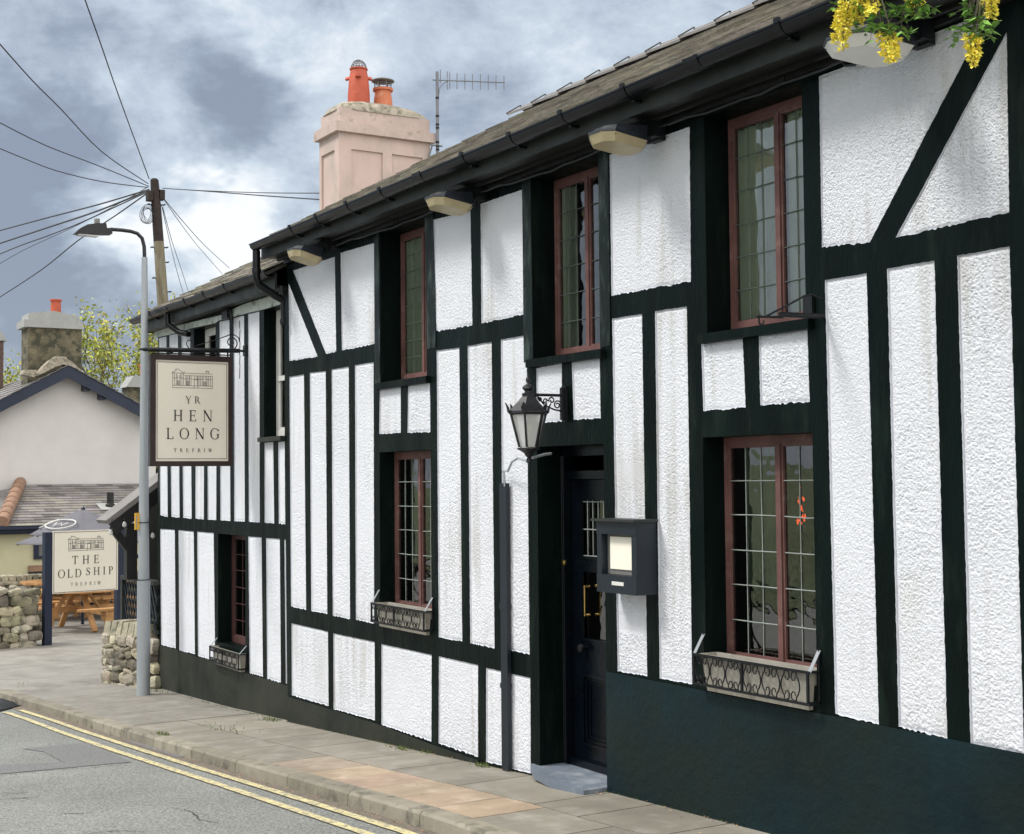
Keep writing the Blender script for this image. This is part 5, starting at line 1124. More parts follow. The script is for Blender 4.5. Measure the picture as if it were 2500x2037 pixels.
# litter and weeds
lt = MB()
for k in range(700):
    x = random.uniform(-16.5, -4.5); y = kerb(x)-abs(random.gauss(0, .05))-.005 if random.random() < .6 else (random.uniform(kerb(x)+.1, -.02) if random.random() < .3 else -abs(random.gauss(0, .03))-.002)
    z = g(x)+(-KH+.008 if y < kerb(x) else .002); s = random.uniform(.003, .010); a = random.uniform(0, 6.3); t = random.choice([(1, 1, 1), (1.6, 1.5, 1.4), (.5, .45, .4), (1.1, .7, .5)])
    lt.add([(x+s*math.cos(a+k_*2.1)*random.uniform(.6, 1.4), y+s*math.sin(a+k_*2.1), z+random.uniform(0, .006)) for k_ in range(3)], [[0, 1, 2]], 0, t)
tag(lt.build('litter', 'debris', base=(0, 0, 0)), 'scattered dry petals and grit along the kerb and wall', None, kind='stuff')
wd = MB()
def weed(px, py, n, s, off=0.):
    c = G(px, py, off)
    for k in range(n):
        x, y = c.x+random.gauss(0, s), c.y+random.gauss(0, s*.35); h = random.uniform(.008, .035); a = random.uniform(0, 6.3)
        wd.add([(x, y, g(x)), (x+.008*math.cos(a), y+.008*math.sin(a), g(x)), (x+random.gauss(0, .012), y+random.gauss(0, .012), g(x)+h)], [[0, 1, 2]])
for px, py, n, s in ((*L6(1120, 405), 90, .07), (*L6(1850, 305), 70, .08), (*L6(1560, 365), 40, .2), (*PP(800, 780), 60, .06), (*PP(960, 800), 40, .08), (*PP(1270, 880), 50, .04), (*L6(1080, 110), 40, .12), (*L6(170, 60), 20, .2)): weed(px, py, n, s)
for x in np.arange(-15, -4, .03):
    if random.random() < .35: 
        for k in range(3): a = random.uniform(0, 6.3); wd.add([(x, -.012, g(x)), (x+.01*math.cos(a), -.012-.008*abs(math.sin(a)), g(x)), (x+random.gauss(0, .008), -.02, g(x)+random.uniform(.004, .016))], [[0, 1, 2]])
tag(wd.build('weeds', 'weed', base=(0, 0, 0)), 'small moss tufts and weeds in the paving joints', None, kind='stuff')
# ================================================================ street lamp
lb = G(350, 1697); LXX = lb.x
lamp = thing('street_lamp', 'tall grey street lamp post in front of the far end of the pub', 'street lamp', tuple(lb))
kS = (lb-Vector(CAM)).length/3440
def sl(px, py): return PX(px, py, LXX)
def zat(px, py): return sl(px, py).z
cxy = (lb.x, lb.y)
q = MB(); zj0, zj1 = zat(345, 1416), zat(328, 627)
q.lathe([(.072, lb.z-.05), (.070, zj0), (.070, zj0+.004)], (lb.x, lb.y, 0), 12); q.lathe([(.058, zj0), (.052, zat(340, 1275)), (.040, zat(330, 870))], (lb.x, lb.y, 0), 16); q.lathe([(.040, zat(330, 870)), (.031, zj1)], (lb.x, lb.y, 0), 16); q.build('post', 'steel', lamp, smooth=True)
q = MB()
for py in (1416, 1276): q.lathe([(.062 if py < 1400 else .073, zat(345, py)-.004), (.062 if py < 1400 else .073, zat(345, py)+.004)], (lb.x, lb.y, 0), 16)
q.build('joint_ring', 'darksteel', lamp)
dY = lb.y-sl(350, 1697).y
ya = lb.y; zz = lambda py: zat(330, py)
arm = [(ya, zj1-.02), (ya-.003, zz(600)), (ya-.012, zz(588))]
pA = [sl(326, 628), sl(325, 600), sl(320, 580), sl(308, 568), sl(292, 563), sl(270, 560), sl(243, 558)]; sh_ = lb.y-pA[0].y
q = MB(); q.tube([v+Vector((0, sh_, 0)) for v in pA], [.020]*7, 10); q.tube([pA[0]+Vector((0, sh_, -.04)), pA[0]+Vector((0, sh_, .0))], .03, 12); q.build('lamp_arm', 'darksteel', lamp, smooth=True)
hd = [sl(152, 569), sl(166, 556), sl(182, 548), sl(205, 545), (sl(228, 545)), (sl(230, 557)), sl(243, 556), sl(243, 571), sl(228, 571), sl(205, 571)]
hd = [v+Vector((0, sh_, 0)) for v in hd]
q = MB(); q.prism([v-Vector((.065, 0, 0)) for v in hd], (.13, 0, 0)); q.build('lamp_head', 'darksteel', lamp)
q = MB(); a, b = sl(160, 572)+Vector((0, sh_, 0)), sl(210, 573)+Vector((0, sh_, 0)); q.bb((LXX-.055, a.y, a.z-.004), (LXX+.055, b.y, a.z+.008)); q.build('lamp_lens', 'glassl', lamp)
v = sl(209, 538)+Vector((0, sh_, 0)); q = MB(); q.lathe([(.030, -.03), (.030, .02), (.020, .03), (.001, .032)], v, 12); q.build('photocell', 'housingg', lamp)
yp = thing('yellow_plate', 'small yellow plate fixed to the side of the street lamp post', 'plate', tuple(sl(324, 1290)))
q = MB(); a, b = sl(318, 1294)+Vector((0, sh_*.4, 0)), sl(332, 1253)+Vector((0, sh_*.4, 0)); q.bb((LXX-.01, a.y, a.z), (LXX+.01, lb.y-.045, b.z)); q.build('plate', 'yplate', yp)
q = MB(); q.bb((LXX-.014, a.y+.01, a.z+.02), (LXX+.014, a.y+.02, b.z-.02)); q.build('clamp', 'steel', yp)

# ================================================================ telegraph pole and wires
def rayat(px, py, x): return PX(px, py, x)
PXX = -26.5; pt_, pb2 = PX(377, 440, PXX), PX(398, 745, PXX)
gz = g(PXX); dirp = (pb2-pt_)/(pt_.z-pb2.z); pbase = pt_+dirp*(pt_.z-gz)
tp = thing('telegraph_pole', 'wooden telegraph pole with a tarred top and step irons behind the pub roof', 'telegraph pole', tuple(pbase))
zsp = PX(385, 590, PXX).z; ps = pt_+dirp*(pt_.z-zsp)
q = MB(); q.tube([ps, pbase], [.098, .15], 14); q.build('pole_shaft', 'pole', tp, smooth=True)
q = MB(); q.tube([pt_, pt_+dirp*.25, ps], [.078, .088, .099], 14); q.lathe([(.078, 0), (.05, .03), (.001, .035)], pt_, 12); q.build('pole_head', 'tar', tp, smooth=True)
for px, py, s in ((366, 480, -1), (395, 478, 1)): q = MB(); v = PX(px, py, PXX); q.bb((PXX-.08, v.y-.06, v.z-.09), (PXX+.08, v.y+.04, v.z+.10)); q.build('terminal_box', 'tar', tp)
for px, py, s in ((401, 502, 1), (362, 500, -1), (370, 605, -1), (408, 606, 1), (410, 642, 1), (374, 680, -1), (416, 714, 1)):
    q = MB(); v = PX(px, py, PXX); c_ = pt_+dirp*(pt_.z-v.z); q.tube([c_, Vector((PXX, v.y, v.z+.01))], .013, 6); q.tube([c_+Vector((0, s*.06, -.09)), Vector((PXX, v.y-s*.05, v.z))], .009, 5); q.tube([Vector((PXX-.05, v.y, v.z+.01)), Vector((PXX+.05, v.y, v.z+.01))], .014, 6); q.build('step_iron', 'iron', tp)
q = MB()
for k in range(5): c_ = PX(359, 524, PXX); q.tube([(PXX+.06*math.sin(t*2+k), c_.y+(.07+.015*k)*math.cos(t), c_.z+(.11+.02*k)*math.sin(t)) for t in np.linspace(0, 2*math.pi, 16)], .006, 4)
q.build('cable_coil', 'cable', tp)
def wire(pts, label, r=.011, end_x=None):
    """pts: (px, py, distance) along the wire"""
    P3 = [PD(*p) for p in pts]; q = MB(); out_ = []
    for i in range(len(P3)-1):
        p0 = P3[max(i-1, 0)]; p1 = P3[i]; p2 = P3[i+1]; p3 = P3[min(i+2, len(P3)-1)]
        for t in (0, .25, .5, .75): out_.append(.5*((2*p1)+(p2-p0)*t+(2*p0-5*p1+4*p2-p3)*t*t+(3*p1-p0-3*p2+p3)*t**3))
    out_.append(P3[-1]); dist = [(v-Vector(CAM)).length for v in out_]
    q.tube(out_, [r]*len(out_), 5); o = q.build('overhead_wire', 'cable'); tag(o, label, 'wire', 'overhead telephone wires')
W0 = PD
wire([(364, 437, 28.5), (290, 235, 24), (245, 105, 21), (204, -10, 19)], 'steepest overhead wire, leaving the telegraph pole top almost straight up', .010)
wire([(362, 449, 28.5), (250, 372, 25), (150, 268, 22), (80, 198, 20), (-10, 97, 18)], 'overhead wire sloping up to the left edge, second down from the steepest one', .010)
wire([(362, 455, 28.5), (240, 405, 26), (110, 355, 24), (-10, 295, 22)], 'overhead wire meeting the left edge third from the top of the photo', .010)
wire([(360, 458, 28.5), (250, 444, 27), (140, 418, 26), (60, 388, 25), (-10, 359, 24)], 'lowest of the four wires that rise to the left from the pole', .010)
wire([(364, 463, 28.5), (240, 500, 30), (120, 531, 33), (-10, 566, 37)], 'topmost of the thick wires falling to the left from the pole', .017)
wire([(364, 465, 28.5), (240, 515, 30), (120, 555, 33), (-10, 598, 37)], 'wire falling to the left just below the topmost falling one', .020)
wire([(364, 467, 28.5), (300, 497, 29), (200, 543, 31), (120, 575, 33), (50, 600, 35), (-10, 625, 37)], 'falling wire that passes right behind the street lamp head', .014)
wire([(364, 455, 28.5), (300, 492, 30), (185, 552, 33), (60, 610, 36), (-10, 650, 38)], 'faint lower wire crossing behind the street lamp head', .008)
wire([(361, 471, 28.5), (280, 528, 31), (190, 588, 34), (100, 660, 38), (-10, 732, 44)], 'lowest wire falling steeply to the left edge from the pole', .015)
cz_ = PX(787, 472, CXB)
wire([(397, 460, 28.5), (500, 466, 25), (640, 471, 21), (787, 472, 17.6)], 'upper of the two wires running from the pole to the pink chimney', .007)
wire([(397, 460, 28.5), (500, 467, 25), (640, 478, 21), (787, 488, 17.6)], 'lower of the two wires running from the pole to the pink chimney', .009)
wire([(397, 482, 28.5), (450, 545, 33), (500, 600, 38), (560, 655, 45)], 'upper of the two wires falling to the right behind the wing roof', .009)
wire([(397, 483, 28.5), (440, 545, 33), (482, 600, 38), (545, 672, 45)], 'lower of the two wires falling to the right behind the wing roof', .008)
wire([(397, 505, 28.5), (420, 590, 34), (440, 650, 39), (460, 712, 46)], 'steep thin wire dropping right of the pole, the right one of a pair', .008)
wire([(396, 507, 28.5), (412, 580, 34), (430, 655, 39), (450, 725, 46)], 'steep thin wire dropping right of the pole, the left one of a pair', .008)

# ================================================================ low walls of rough stone
def stonewall(name, label, a, b, thick, z0f, z1, cell=.16, cat='stone wall', cope=True, seed=1, mat='stone', flat=.75, capmat=None):
    """a random rubble wall from a to b (plan points); every stone modelled"""
    rr = random.Random(seed); a = Vector((*a, 0)); b = Vector((*b, 0)); d = (b-a); L = d.length; d.normalize(); nrm = Vector((-d.y, d.x, 0))
    t = thing(name, label, cat, tuple(Vector(((a.x+b.x)/2, (a.y+b.y)/2, z0f((a.x+b.x)/2)))))
    z0 = min(z0f(a.x), z0f(b.x))-.1
    q = MB(); q.prism([a+d*.04+nrm*.04+Vector((0, 0, z0)), b-d*.04+nrm*.04+Vector((0, 0, z0)), b-d*.04+nrm*(thick-.04)+Vector((0, 0, z0)), a+d*.04+nrm*(thick-.04)+Vector((0, 0, z0))], (0, 0, z1-z0-.06)); q.build('mortar_core', 'mortar', t)
    q = MB()
    def rock(c, sx, sy, sz):
        n, mrg = 7, []; tt = rr.uniform(.45, 1.6); tc_ = (tt, tt*rr.uniform(.94, 1.02), tt*rr.uniform(.85, 1.05)); vs = []; rings = [(-1, .62), (-.7, .95), (.1, 1.02), (.7, .93), (1, .66)]
        j = [rr.uniform(.78, 1.16) for _ in range(n)]; ph = rr.uniform(0, 1); tl = Matrix.Rotation(rr.uniform(-.4, .4), 3, 'Y') @ Matrix.Rotation(rr.uniform(-.25, .25), 3, 'X')
        for h, k in rings:
            for i in range(n):
                an = 2*math.pi*(i+ph)/n; e = lambda v: math.copysign(abs(v)**.36, v); v = Vector((e(math.cos(an))*sx*k*j[i], e(math.sin(an))*sy*k*j[(i+3) % n], h*sz)); v = tl @ v; vs.append(Vector(c)+d*v.x+nrm*v.y+Vector((0, 0, v.z)))
        fs = [list(range(n))[::-1], [4*n+i for i in range(n)]]+[[r_*n+i, r_*n+(i+1) % n, (r_+1)*n+(i+1) % n, (r_+1)*n+i] for r_ in range(4) for i in range(n)]
        q.add(vs, fs, 0, tc_)
    z = z0+.05
    while z < z1-.08:
        h = rr.uniform(.4, 1.2)*cell*flat
        for side in (0, 1, 2, 3):
            ln = L if side < 2 else thick; s = -.02
            while s < ln:
                w_ = rr.uniform(.45, 1.7)*cell
                if side == 0: c = a+d*(s+w_/2)+nrm*.06
                elif side == 1: c = a+d*(s+w_/2)+nrm*(thick-.06)
                elif side == 2: c = a+nrm*(s+w_/2)+d*.06
                else: c = b+nrm*(s+w_/2)-d*.06
                c = Vector((c.x, c.y, z+h/2+rr.uniform(-.01, .01)))
                if side < 2: rock(c, w_*.50, .085, h*.54)
                else: rock(c, .085, w_*.49, h*.52)
                s += w_*.96
        z += h*.94
    q.build('stonework', mat, t)
    if cope:
        q = MB(); s = 0
        while s < L:
            w_ = rr.uniform(.08, .15); c = a+d*(s+w_/2)+nrm*thick/2; tt = rr.uniform(.8, 1.5); q.box((c.x, c.y, z1+rr.uniform(-.005, .02)), (w_*.9, thick*1.04, .16), Matrix((d, nrm, Vector((0, 0, 1)))).transposed() @ Matrix.Rotation(rr.uniform(-.1, .1), 3, 'Y'), 0, (tt, tt, tt*.95), taper=.86); s += w_
        q.build('coping', capmat or mat, t)
    return t
wa = G(251, 1665); wt = PX(258, 1524, wa.x).z
print('stone wall', wa, wt)
stonewall('stone_wall', 'rough stone garden wall between the lamp post and the pub corner', (wa.x, wa.y), (XW-.02, -.06), .45, g, wt-.04, cell=.15, seed=3)
pa = G(70, 1580); ph_ = PX(40, 1440, pa.x).z
stonewall('stone_pier', 'squat stone gate pier at the left edge of the photo', (pa.x-.1, pa.y-1.2), (pa.x-.08, pa.y), .5, g, ph_, cell=.24, cat='gate pier', cope=False, seed=5, flat=.62)
bw0, bw1 = PX(-40, 1425, -26.8), PX(345, 1425, -26.8)
stonewall('courtyard_wall', 'long stone wall with white topped coping behind the picnic tables', (-27.2, bw0.y-.6), (-27.0, bw1.y+1.6), .45, g, PX(60, 1408, -26.8).z-.1, cell=.22, seed=8, flat=.6, capmat='stone')

# ================================================================ open shelter at the end of the wing
sh = thing('timber_shelter', 'dark open fronted timber shelter with string lights at the far end of the pub', 'shelter', (-16.4, .6, g(-16)))
va, vb = (381, 1178), (259, 1271)
XS_ = -15.9
pv1, pv0 = PX(*va, XS_), PX(*vb, XS_)
print('shelter verge', pv1, pv0)
sl_ = (pv1-pv0).normalized(); n_ = Vector((0, -sl_.z, sl_.y))
q = MB()
q.prism([pv0, pv1+sl_*.8, pv1+sl_*.8-n_*.05, pv0-n_*.05], (-.45, 0, 0)); q.build('roof', 'slateg', sh)
q = MB(); q.prism([pv0-n_*.055+Vector((.02, 0, 0)), pv1+sl_*.8-n_*.055+Vector((.02, 0, 0)), pv1+sl_*.8-n_*.20+Vector((.02, 0, 0)), pv0-n_*.20+Vector((.02, 0, 0))], (-.04, 0, 0)); q.build('verge_board', 'soffit', sh)
q = MB(); ypost = PX(308, 1350, XS_-.05).y
zr = PX(312, 1409, XS_-.05).z; gzs = g(-16)
for x in (XS_-.08,):
    q.bb((x-.06, ypost, zr-.03), (x+.06, ypost+.12, PX(312, 1290, XS_).z+.05))
q.beam((XS_-.08, pv0.y+.10, pv0.z-.10), (XS_-.08, ypost+.12, pv0.z-.45), .08, .08); q.build('post', 'soffit', sh)
q = MB(); q.bb((-15.9, .32, gzs-.1), (-15.25, .40, pv1.z+.08)); q.bb((-15.92, .40, gzs-.1), (-15.86, 1.9, pv1.z+.1)); q.build('boarding', 'dark', sh); q = MB(); yw_ = PX(352, 1300, -17.2).y; q.bb((-17.25, yw_, gzs-.1), (-17.2, 1.8, PX(370, 1215, -17.2).z)); q.build('back_boarding', 'dark', sh)
# lattice balustrade standing on the stone wall
lt_ = thing('lattice_panel', 'dark blue black trellis balustrade above the stone wall', 'trellis', (-16., -.1, wt))
ya_, yb_ = PX(303, 1407, XS_+.1), P(385, 1424, .02)
a = Vector((-16.55, P(303, 1460, .0).y*0+.02, 0)); 
x0_, x1_ = P(303, 1460, .02).x, P(384, 1460, .02).x; zt0, zt1 = P(303, 1409, .02).z, P(384, 1424, .02).z; zb0, zb1 = P(303, 1522, .02).z, P(384, 1545, .02).z
q = MB(); q.beam((x0_, .02, zt0), (x1_, .02, zt1), .10, .045); q.beam((x0_, .02, zb0), (x1_, .02, zb1), .05, .04); q.bb((x0_-.05, -.01, zb0-.05), (x0_+.02, .05, zt0)); q.build('rail', 'fascia', lt_)
q = MB(); W_ = x1_-x0_; H_ = zt1-zb1
for k in [v*.5 for v in range(-6, 17)]:
    for s in (1, -1):
        xa = x0_+W_*k/6; pts = []
        dx = H_*.55
        p0, p1 = (xa, zb1+.02), (xa+dx, zt1-.02)
        if s < 0: p0, p1 = (xa+dx, zb1+.02), (xa, zt1-.02)
        def clip(p, r_):
            x, z = p
            for lim, cond in ((x0_, x < x0_), (x1_, x > x1_)):
                if cond: f_ = (lim-r_[0])/(x-r_[0]) if abs(x-r_[0]) > 1e-6 else 0; z = r_[1]+(z-r_[1])*f_; x = lim
            return x, z
        if max(p0[0], p1[0]) < x0_ or min(p0[0], p1[0]) > x1_: continue
        c0_, c1p = clip(p0, p1), clip(p1, p0)
        if math.hypot(c0_[0]-c1p[0], c0_[1]-c1p[1]) > .06: q.beam((c0_[0], .02+s*.007, c0_[1]), (c1p[0], .02+s*.007, c1p[1]), .028, .010, up=(0, 1, 0))
q.build('lattice', 'casing', lt_)
for i, (px, py, lb_) in enumerate(((304, 1281, 'bare string light bulb left of the yellow plate'), (270, 1300, 'string light bulb hanging in front of the cream sign'), (373, 1308, 'string light bulb between the lamp post and the pub'))):
    v = PX(px, py, XS_+.06); t = thing('string_light', lb_, 'light bulb', tuple(v), 'string lights in the shelter')
    q = MB(); q.lathe([(.001, -.035), (.022, -.02), (.026, 0), (.016, .025), (.010, .035)], v, 10); q.build('bulb', 'glassl', t, smooth=True)
    q = MB(); q.lathe([(.011, .033), (.011, .06), (.004, .07)], v, 8); q.tube([v+Vector((0, 0, .06)), v+Vector((0, .02, .16))], .003, 4); q.build('bulb_holder', 'iron', t)

# ================================================================ free-standing sign
sb = G(118, 1574); 
dr = Vector((-math.sin(R(12)), math.cos(R(12)), 0)); nr_ = Vector((math.cos(R(12)), math.sin(R(12)), 0))
def PV(px, py, p0=sb, n=nr_):
    r = Vector(ray(px, py)); C_ = Vector(CAM); return C_+r*((p0-C_).dot(n)/r.dot(n))
os_ = thing('post_sign', 'cream sign on two navy posts with the words THE OLD SHIP', 'sign', tuple(sb))
s0 = PV(107, 1298); s1 = PV(127, 1298); post_w = (s1-s0).length
q = MB(); pt0, pt1 = PV(107, 1298), PV(294, 1290)
for k, v in enumerate((PV(116, 1300), PV(291, 1290))):
    q = MB(); zt_ = v.z; c = Vector((v.x, v.y, 0)); M3 = Matrix((dr, nr_, Vector((0, 0, 1)))).transposed(); zb_ = g(v.x)-.1; q.box((c.x, c.y, (zt_+zb_)/2), (.115, .10, zt_-zb_), M3); q.build('post', 'navy', os_)
c00, c11 = PV(124, 1449), PV(284, 1297)
BW = (Vector((c11.x, c11.y, 0))-Vector((c00.x, c00.y, 0))).length; z0b, z1b = PV(124, 1450).z, PV(205, 1295).z; BH = z1b-z0b
o0 = Vector((c00.x, c00.y, z0b))+nr_*.055
q = MB(); q.prism([o0-nr_*.03, o0-nr_*.03+dr*BW, o0-nr_*.03+dr*BW+Up*BH, o0-nr_*.03+Up*BH], nr_*.03); sbd = q.build('sign_board', 'cream', os_)
us = lambda x: (x-490)/(1123-490)*BW; vs_ = lambda y: (663-y)/(663-64)*BH
q = MB(); e0, e1, f0, f1 = us(502), us(1110), vs_(655), vs_(76); lines(q, o0, dr, Up, nr_, [(e0, f0, e1, f0), (e0, f1, e1, f1), (e0, f0, e0, f1), (e1, f0, e1, f1)], .007); q.build('border_line', 'ink', sbd)
pubdrawing(sbd, o0, dr, Up, nr_, us(640), us(978), vs_(258), vs_(112), .007)
lettering(sbd, 'THE', o0, dr, Up, nr_, us(676), us(938), vs_(388), vs_(308))
lettering(sbd, 'OLD', o0, dr, Up, nr_, us(541), us(768), vs_(516), vs_(436)); lettering(sbd, 'SHIP', o0, dr, Up, nr_, us(808), us(1077), vs_(504), vs_(428))
lettering(sbd, 'TREFRIW', o0, dr, Up, nr_, us(662), us(955), vs_(600), vs_(566), mat='greyink')

# ================================================================ picnic tables
def picnic(c, rot, label, n_seat=4):
    c = Vector(c); gz_ = g(c.x); t = thing('picnic_table', label, 'picnic table', (c.x, c.y, gz_), 'wooden picnic tables in the courtyard')
    def W3(x, y, z): a = R(rot); return Vector((c.x+x*math.cos(a)-y*math.sin(a), c.y+x*math.sin(a)+y*math.cos(a), gz_+z))
    def disc(r, zc, th, n_b, oct_=8, cxx=0, cyy=0, ry=None, ang=0):
        mb = MB(); bw = 2*r/n_b
        def half(x):                          # half-width of an octagon at x
            e_ = r*.42; ax = abs(x); return (r if ax <= e_ else max(.02, r-(ax-e_)*(r-e_*.95)/(r-e_)*1.0)) if ry is None else ry
        for k in range(n_b):
            x0, x1 = -r+k*bw+.004, -r+(k+1)*bw-.004; tt = random.uniform(.85, 1.2)
            pts = [(x0, -half(x0)), (x1, -half(x1)), (x1, half(x1)), (x0, half(x0))]; ca, sa = math.cos(ang), math.sin(ang)
            mb.prism([W3(cxx+x*ca-y*sa, cyy+x*sa+y*ca, zc) for x, y in pts], (0, 0, th), 0, (tt, tt, tt))
        return mb
    disc(.62, .645, .035, 9).build('table_top', 'wood', t)
    for k in range(n_seat):
        an = math.pi/2*k; ca, sa = math.cos(an), math.sin(an)
        mb = MB(); 
        for j in range(6):
            y0, y1 = -.42+j*.14+.004, -.42+(j+1)*.14-.004; inn = lambda y: .80+.12*(1-abs(y)/.42)*0; 
            tt = random.uniform(.85, 1.2); o_ = lambda y: 1.08-.12*(abs(y)/.42)
            mb.prism([W3(ca*.82-sa*y0, sa*.82+ca*y0, .38), W3(ca*o_(y0)-sa*y0, sa*o_(y0)+ca*y0, .38), W3(ca*o_(y1)-sa*y1, sa*o_(y1)+ca*y1, .38), W3(ca*.82-sa*y1, sa*.82+ca*y1, .38)][::1], (0, 0, .035), 0, (tt, tt, tt))
        mb.build('seat', 'wood', t)
        mb = MB(); mb.beam(W3(ca*.18, sa*.18, .62), W3(ca*.62, sa*.62, .02), .09, .04, t=.95); mb.beam(W3(ca*.0, sa*.0, .35), W3(ca*1.05, sa*1.05, .35), .04, .09, up=(0, 0, 1), t=1.05); mb.bb(W3(ca*.98-sa*.05-.05, sa*.98+ca*.05-.05, 0), W3(ca*.98-sa*.05+.06, sa*.98+ca*.05+.06, .37), t=1.1); mb.build('leg', 'wood', t)
    return t
t1 = G(205, 1538)
picnic((-23.6, PX(190, 1500, -23.6).y, 0), 12, 'nearest wooden picnic table, under the cream sign on posts')
t2 = G(115, 1512); picnic((-26.0, PX(140, 1500, -26.).y, 0), 40, 'wooden picnic table farther back, to the left of the nearest one')
picnic((-26.0, PX(262, 1500, -26.).y, 0), 5, 'wooden picnic table against the courtyard wall, on the right')
bl = PX(286, 1480, -23.); q = MB(); q.lathe([(.045, g(-23.)), (.045, bl.z+.0), (.036, bl.z+.02), (.001, bl.z+.03)], (bl.x, bl.y, 0), 12); o = q.build('short_post', 'soffit'); tag(o, 'short dark bollard between the picnic table and the shelter', 'bollard')

# ================================================================ parasols
def parasol(c, r, zr, za, label, sides=8, em=False, ph=0.):
    t = thing('parasol', label, 'parasol', (c[0], c[1], g(c[0])), 'grey parasols')
    q = MB(); n = sides*4; vs = []; fs = []; RN = 6
    for j in range(RN+1):
        f_ = j/RN
        for i in range(n):
            an = 2*math.pi*i/n+ph; k = abs(((i % 4)/4)*2-1) if True else 0; kk = math.cos(math.pi/sides)/math.cos(((i % 4)/4-.5)*2*math.pi/sides)
            rr = r*(.03+.97*f_)*kk; zz = za-(za-zr)*(f_**1.15)-(.05*math.sin(math.pi*f_)*(1-abs((i % 4)-2)/2)*.5)
            vs.append((c[0]+rr*math.cos(an), c[1]+rr*math.sin(an), zz))
    for j in range(RN):
        for i in range(n): fs.append([j*n+i, j*n+(i+1) % n, (j+1)*n+(i+1) % n, (j+1)*n+i])
    for i in range(n): vs.append((vs[RN*n+i][0], vs[RN*n+i][1], zr-.0-(.02 if i % 4 else 0)))
    q.add(vs, fs); cn = q.build('canopy', 'parasol', t, smooth=True)
    md = cn.modifiers.new('cloth', 'SOLIDIFY'); md.thickness = .004
    q = MB(); q.tube([(c[0], c[1], g(c[0])), (c[0], c[1], za+.04)], .028, 10); q.lathe([(.03, 0), (.035, .03), (.001, .07)], (c[0], c[1], za), 10); q.build('pole', 'navy', t)
    q = MB()
    for k in range(sides): an = 2*math.pi*k/sides+ph+math.pi/sides*0; q.beam((c[0], c[1], za-.05), (c[0]+r*.96*math.cos(an), c[1]+r*.96*math.sin(an), zr-.015), .015, .02)
    q.build('rib', 'casegrey', t)
    if em:
        q = MB()
        for s_, e_ in ((-1.95, .30), (-.9, .26)):
            an = em+s_*0
        for k, an in enumerate((em-.55, em+.35)):
            f_ = .62; ctr = Vector((c[0]+r*f_*math.cos(an), c[1]+r*f_*math.sin(an), za-(za-zr)*f_**1.15+.012)); u_ = Vector((-math.sin(an), math.cos(an), 0)); w_ = (Vector((math.cos(an)*r, math.sin(an)*r, -(za-zr)))).normalized()
            loop = [ctr+u_*.30*math.cos(a)+w_*.17*math.sin(a) for a in np.linspace(0, 2*math.pi, 25)]; q.tube(loop, .012, 5)
            q.tube([ctr-u_*.12-w_*.05, ctr-u_*.10+w_*.07, ctr-w_*.03, ctr+u_*.06+w_*.06, ctr+u_*.12-w_*.05], .011, 5)
        q.build('emblem', 'sashw', t)
    return t
pc1 = PX(203, 1245, -24.6)
parasol((-24.6, pc1.y+.0), (PX(295, 1306, -24.6).y-PX(62, 1306, -24.6).y)/2+.1, PX(130, 1306, -24.6).z, pc1.z, 'large grey parasol with a pale ring emblem behind the cream sign', em=-1.3, ph=.3)
pc2 = PX(235, 1262, -26.9)
parasol((-26.4, pc2.y-.2), 1.45, PX(120, 1326, -26.4).z, PX(235, 1268, -26.4).z, 'lower grey parasol half hidden behind the larger one', ph=.1)

# ================================================================ the house with the gable
HX = -33.
hb = thing('gabled_house', 'pale rendered gabled house with navy bargeboards and a stone chimney', 'house', (HX, 2.5, g(HX)))
ap = PX(*L1(440, 880), HX); le = PX(-60, 1015, HX); re = PX(368, 1025, HX)
zb_ = g(HX)-.3
eL = PX(*L1(0, 1105), HX); sL = (ap.z-eL.z)/(ap.y-eL.y); eR = PX(*L1(1010, 1190), HX); sR = (ap.z-eR.z)/(eR.y-ap.y)
yl_, yr_ = ap.y-3.9, eR.y+.35
q = MB(); q.prism([(HX, yl_+.3, zb_), (HX, yr_-.15, zb_), (HX, yr_-.15, ap.z-(yr_-.15-ap.y)*sR-.02), (HX, ap.y, ap.z-.02), (HX, yl_+.3, ap.z-(ap.y-yl_-.3)*sL-.02)], (-7, 0, 0)); q.build('wall', 'houser', hb)
q = MB()
for ys, ye, s in ((ap.y, yl_, sL), (ap.y, yr_, sR)):
    za, ze = ap.z+.02, ap.z+.02-abs(ye-ys)*s
    q.prism([(HX+.38, ys, za+.16), (HX+.38, ye, ze+.16), (HX+.38, ye, ze-.12), (HX+.38, ys, za-.12)], (-.06, 0, 0))
    q.prism([(HX+.37, ys, za+.03), (HX+.37, ye, ze+.03), (HX+.37, ye, ze-.02), (HX+.37, ys, za-.02)], (-.36, 0, 0))
q.build('bargeboard', 'navy', hb)
for px, py in ((L1(160, 1030)), (L1(700, 1035)), (L1(590, 975))):
    v = PX(px, py, HX+.2); q = MB(); q.bb((HX, v.y-.07, v.z-.07), (HX+.30, v.y+.07, v.z+.09)); q.build('purlin_end', 'navy', hb)
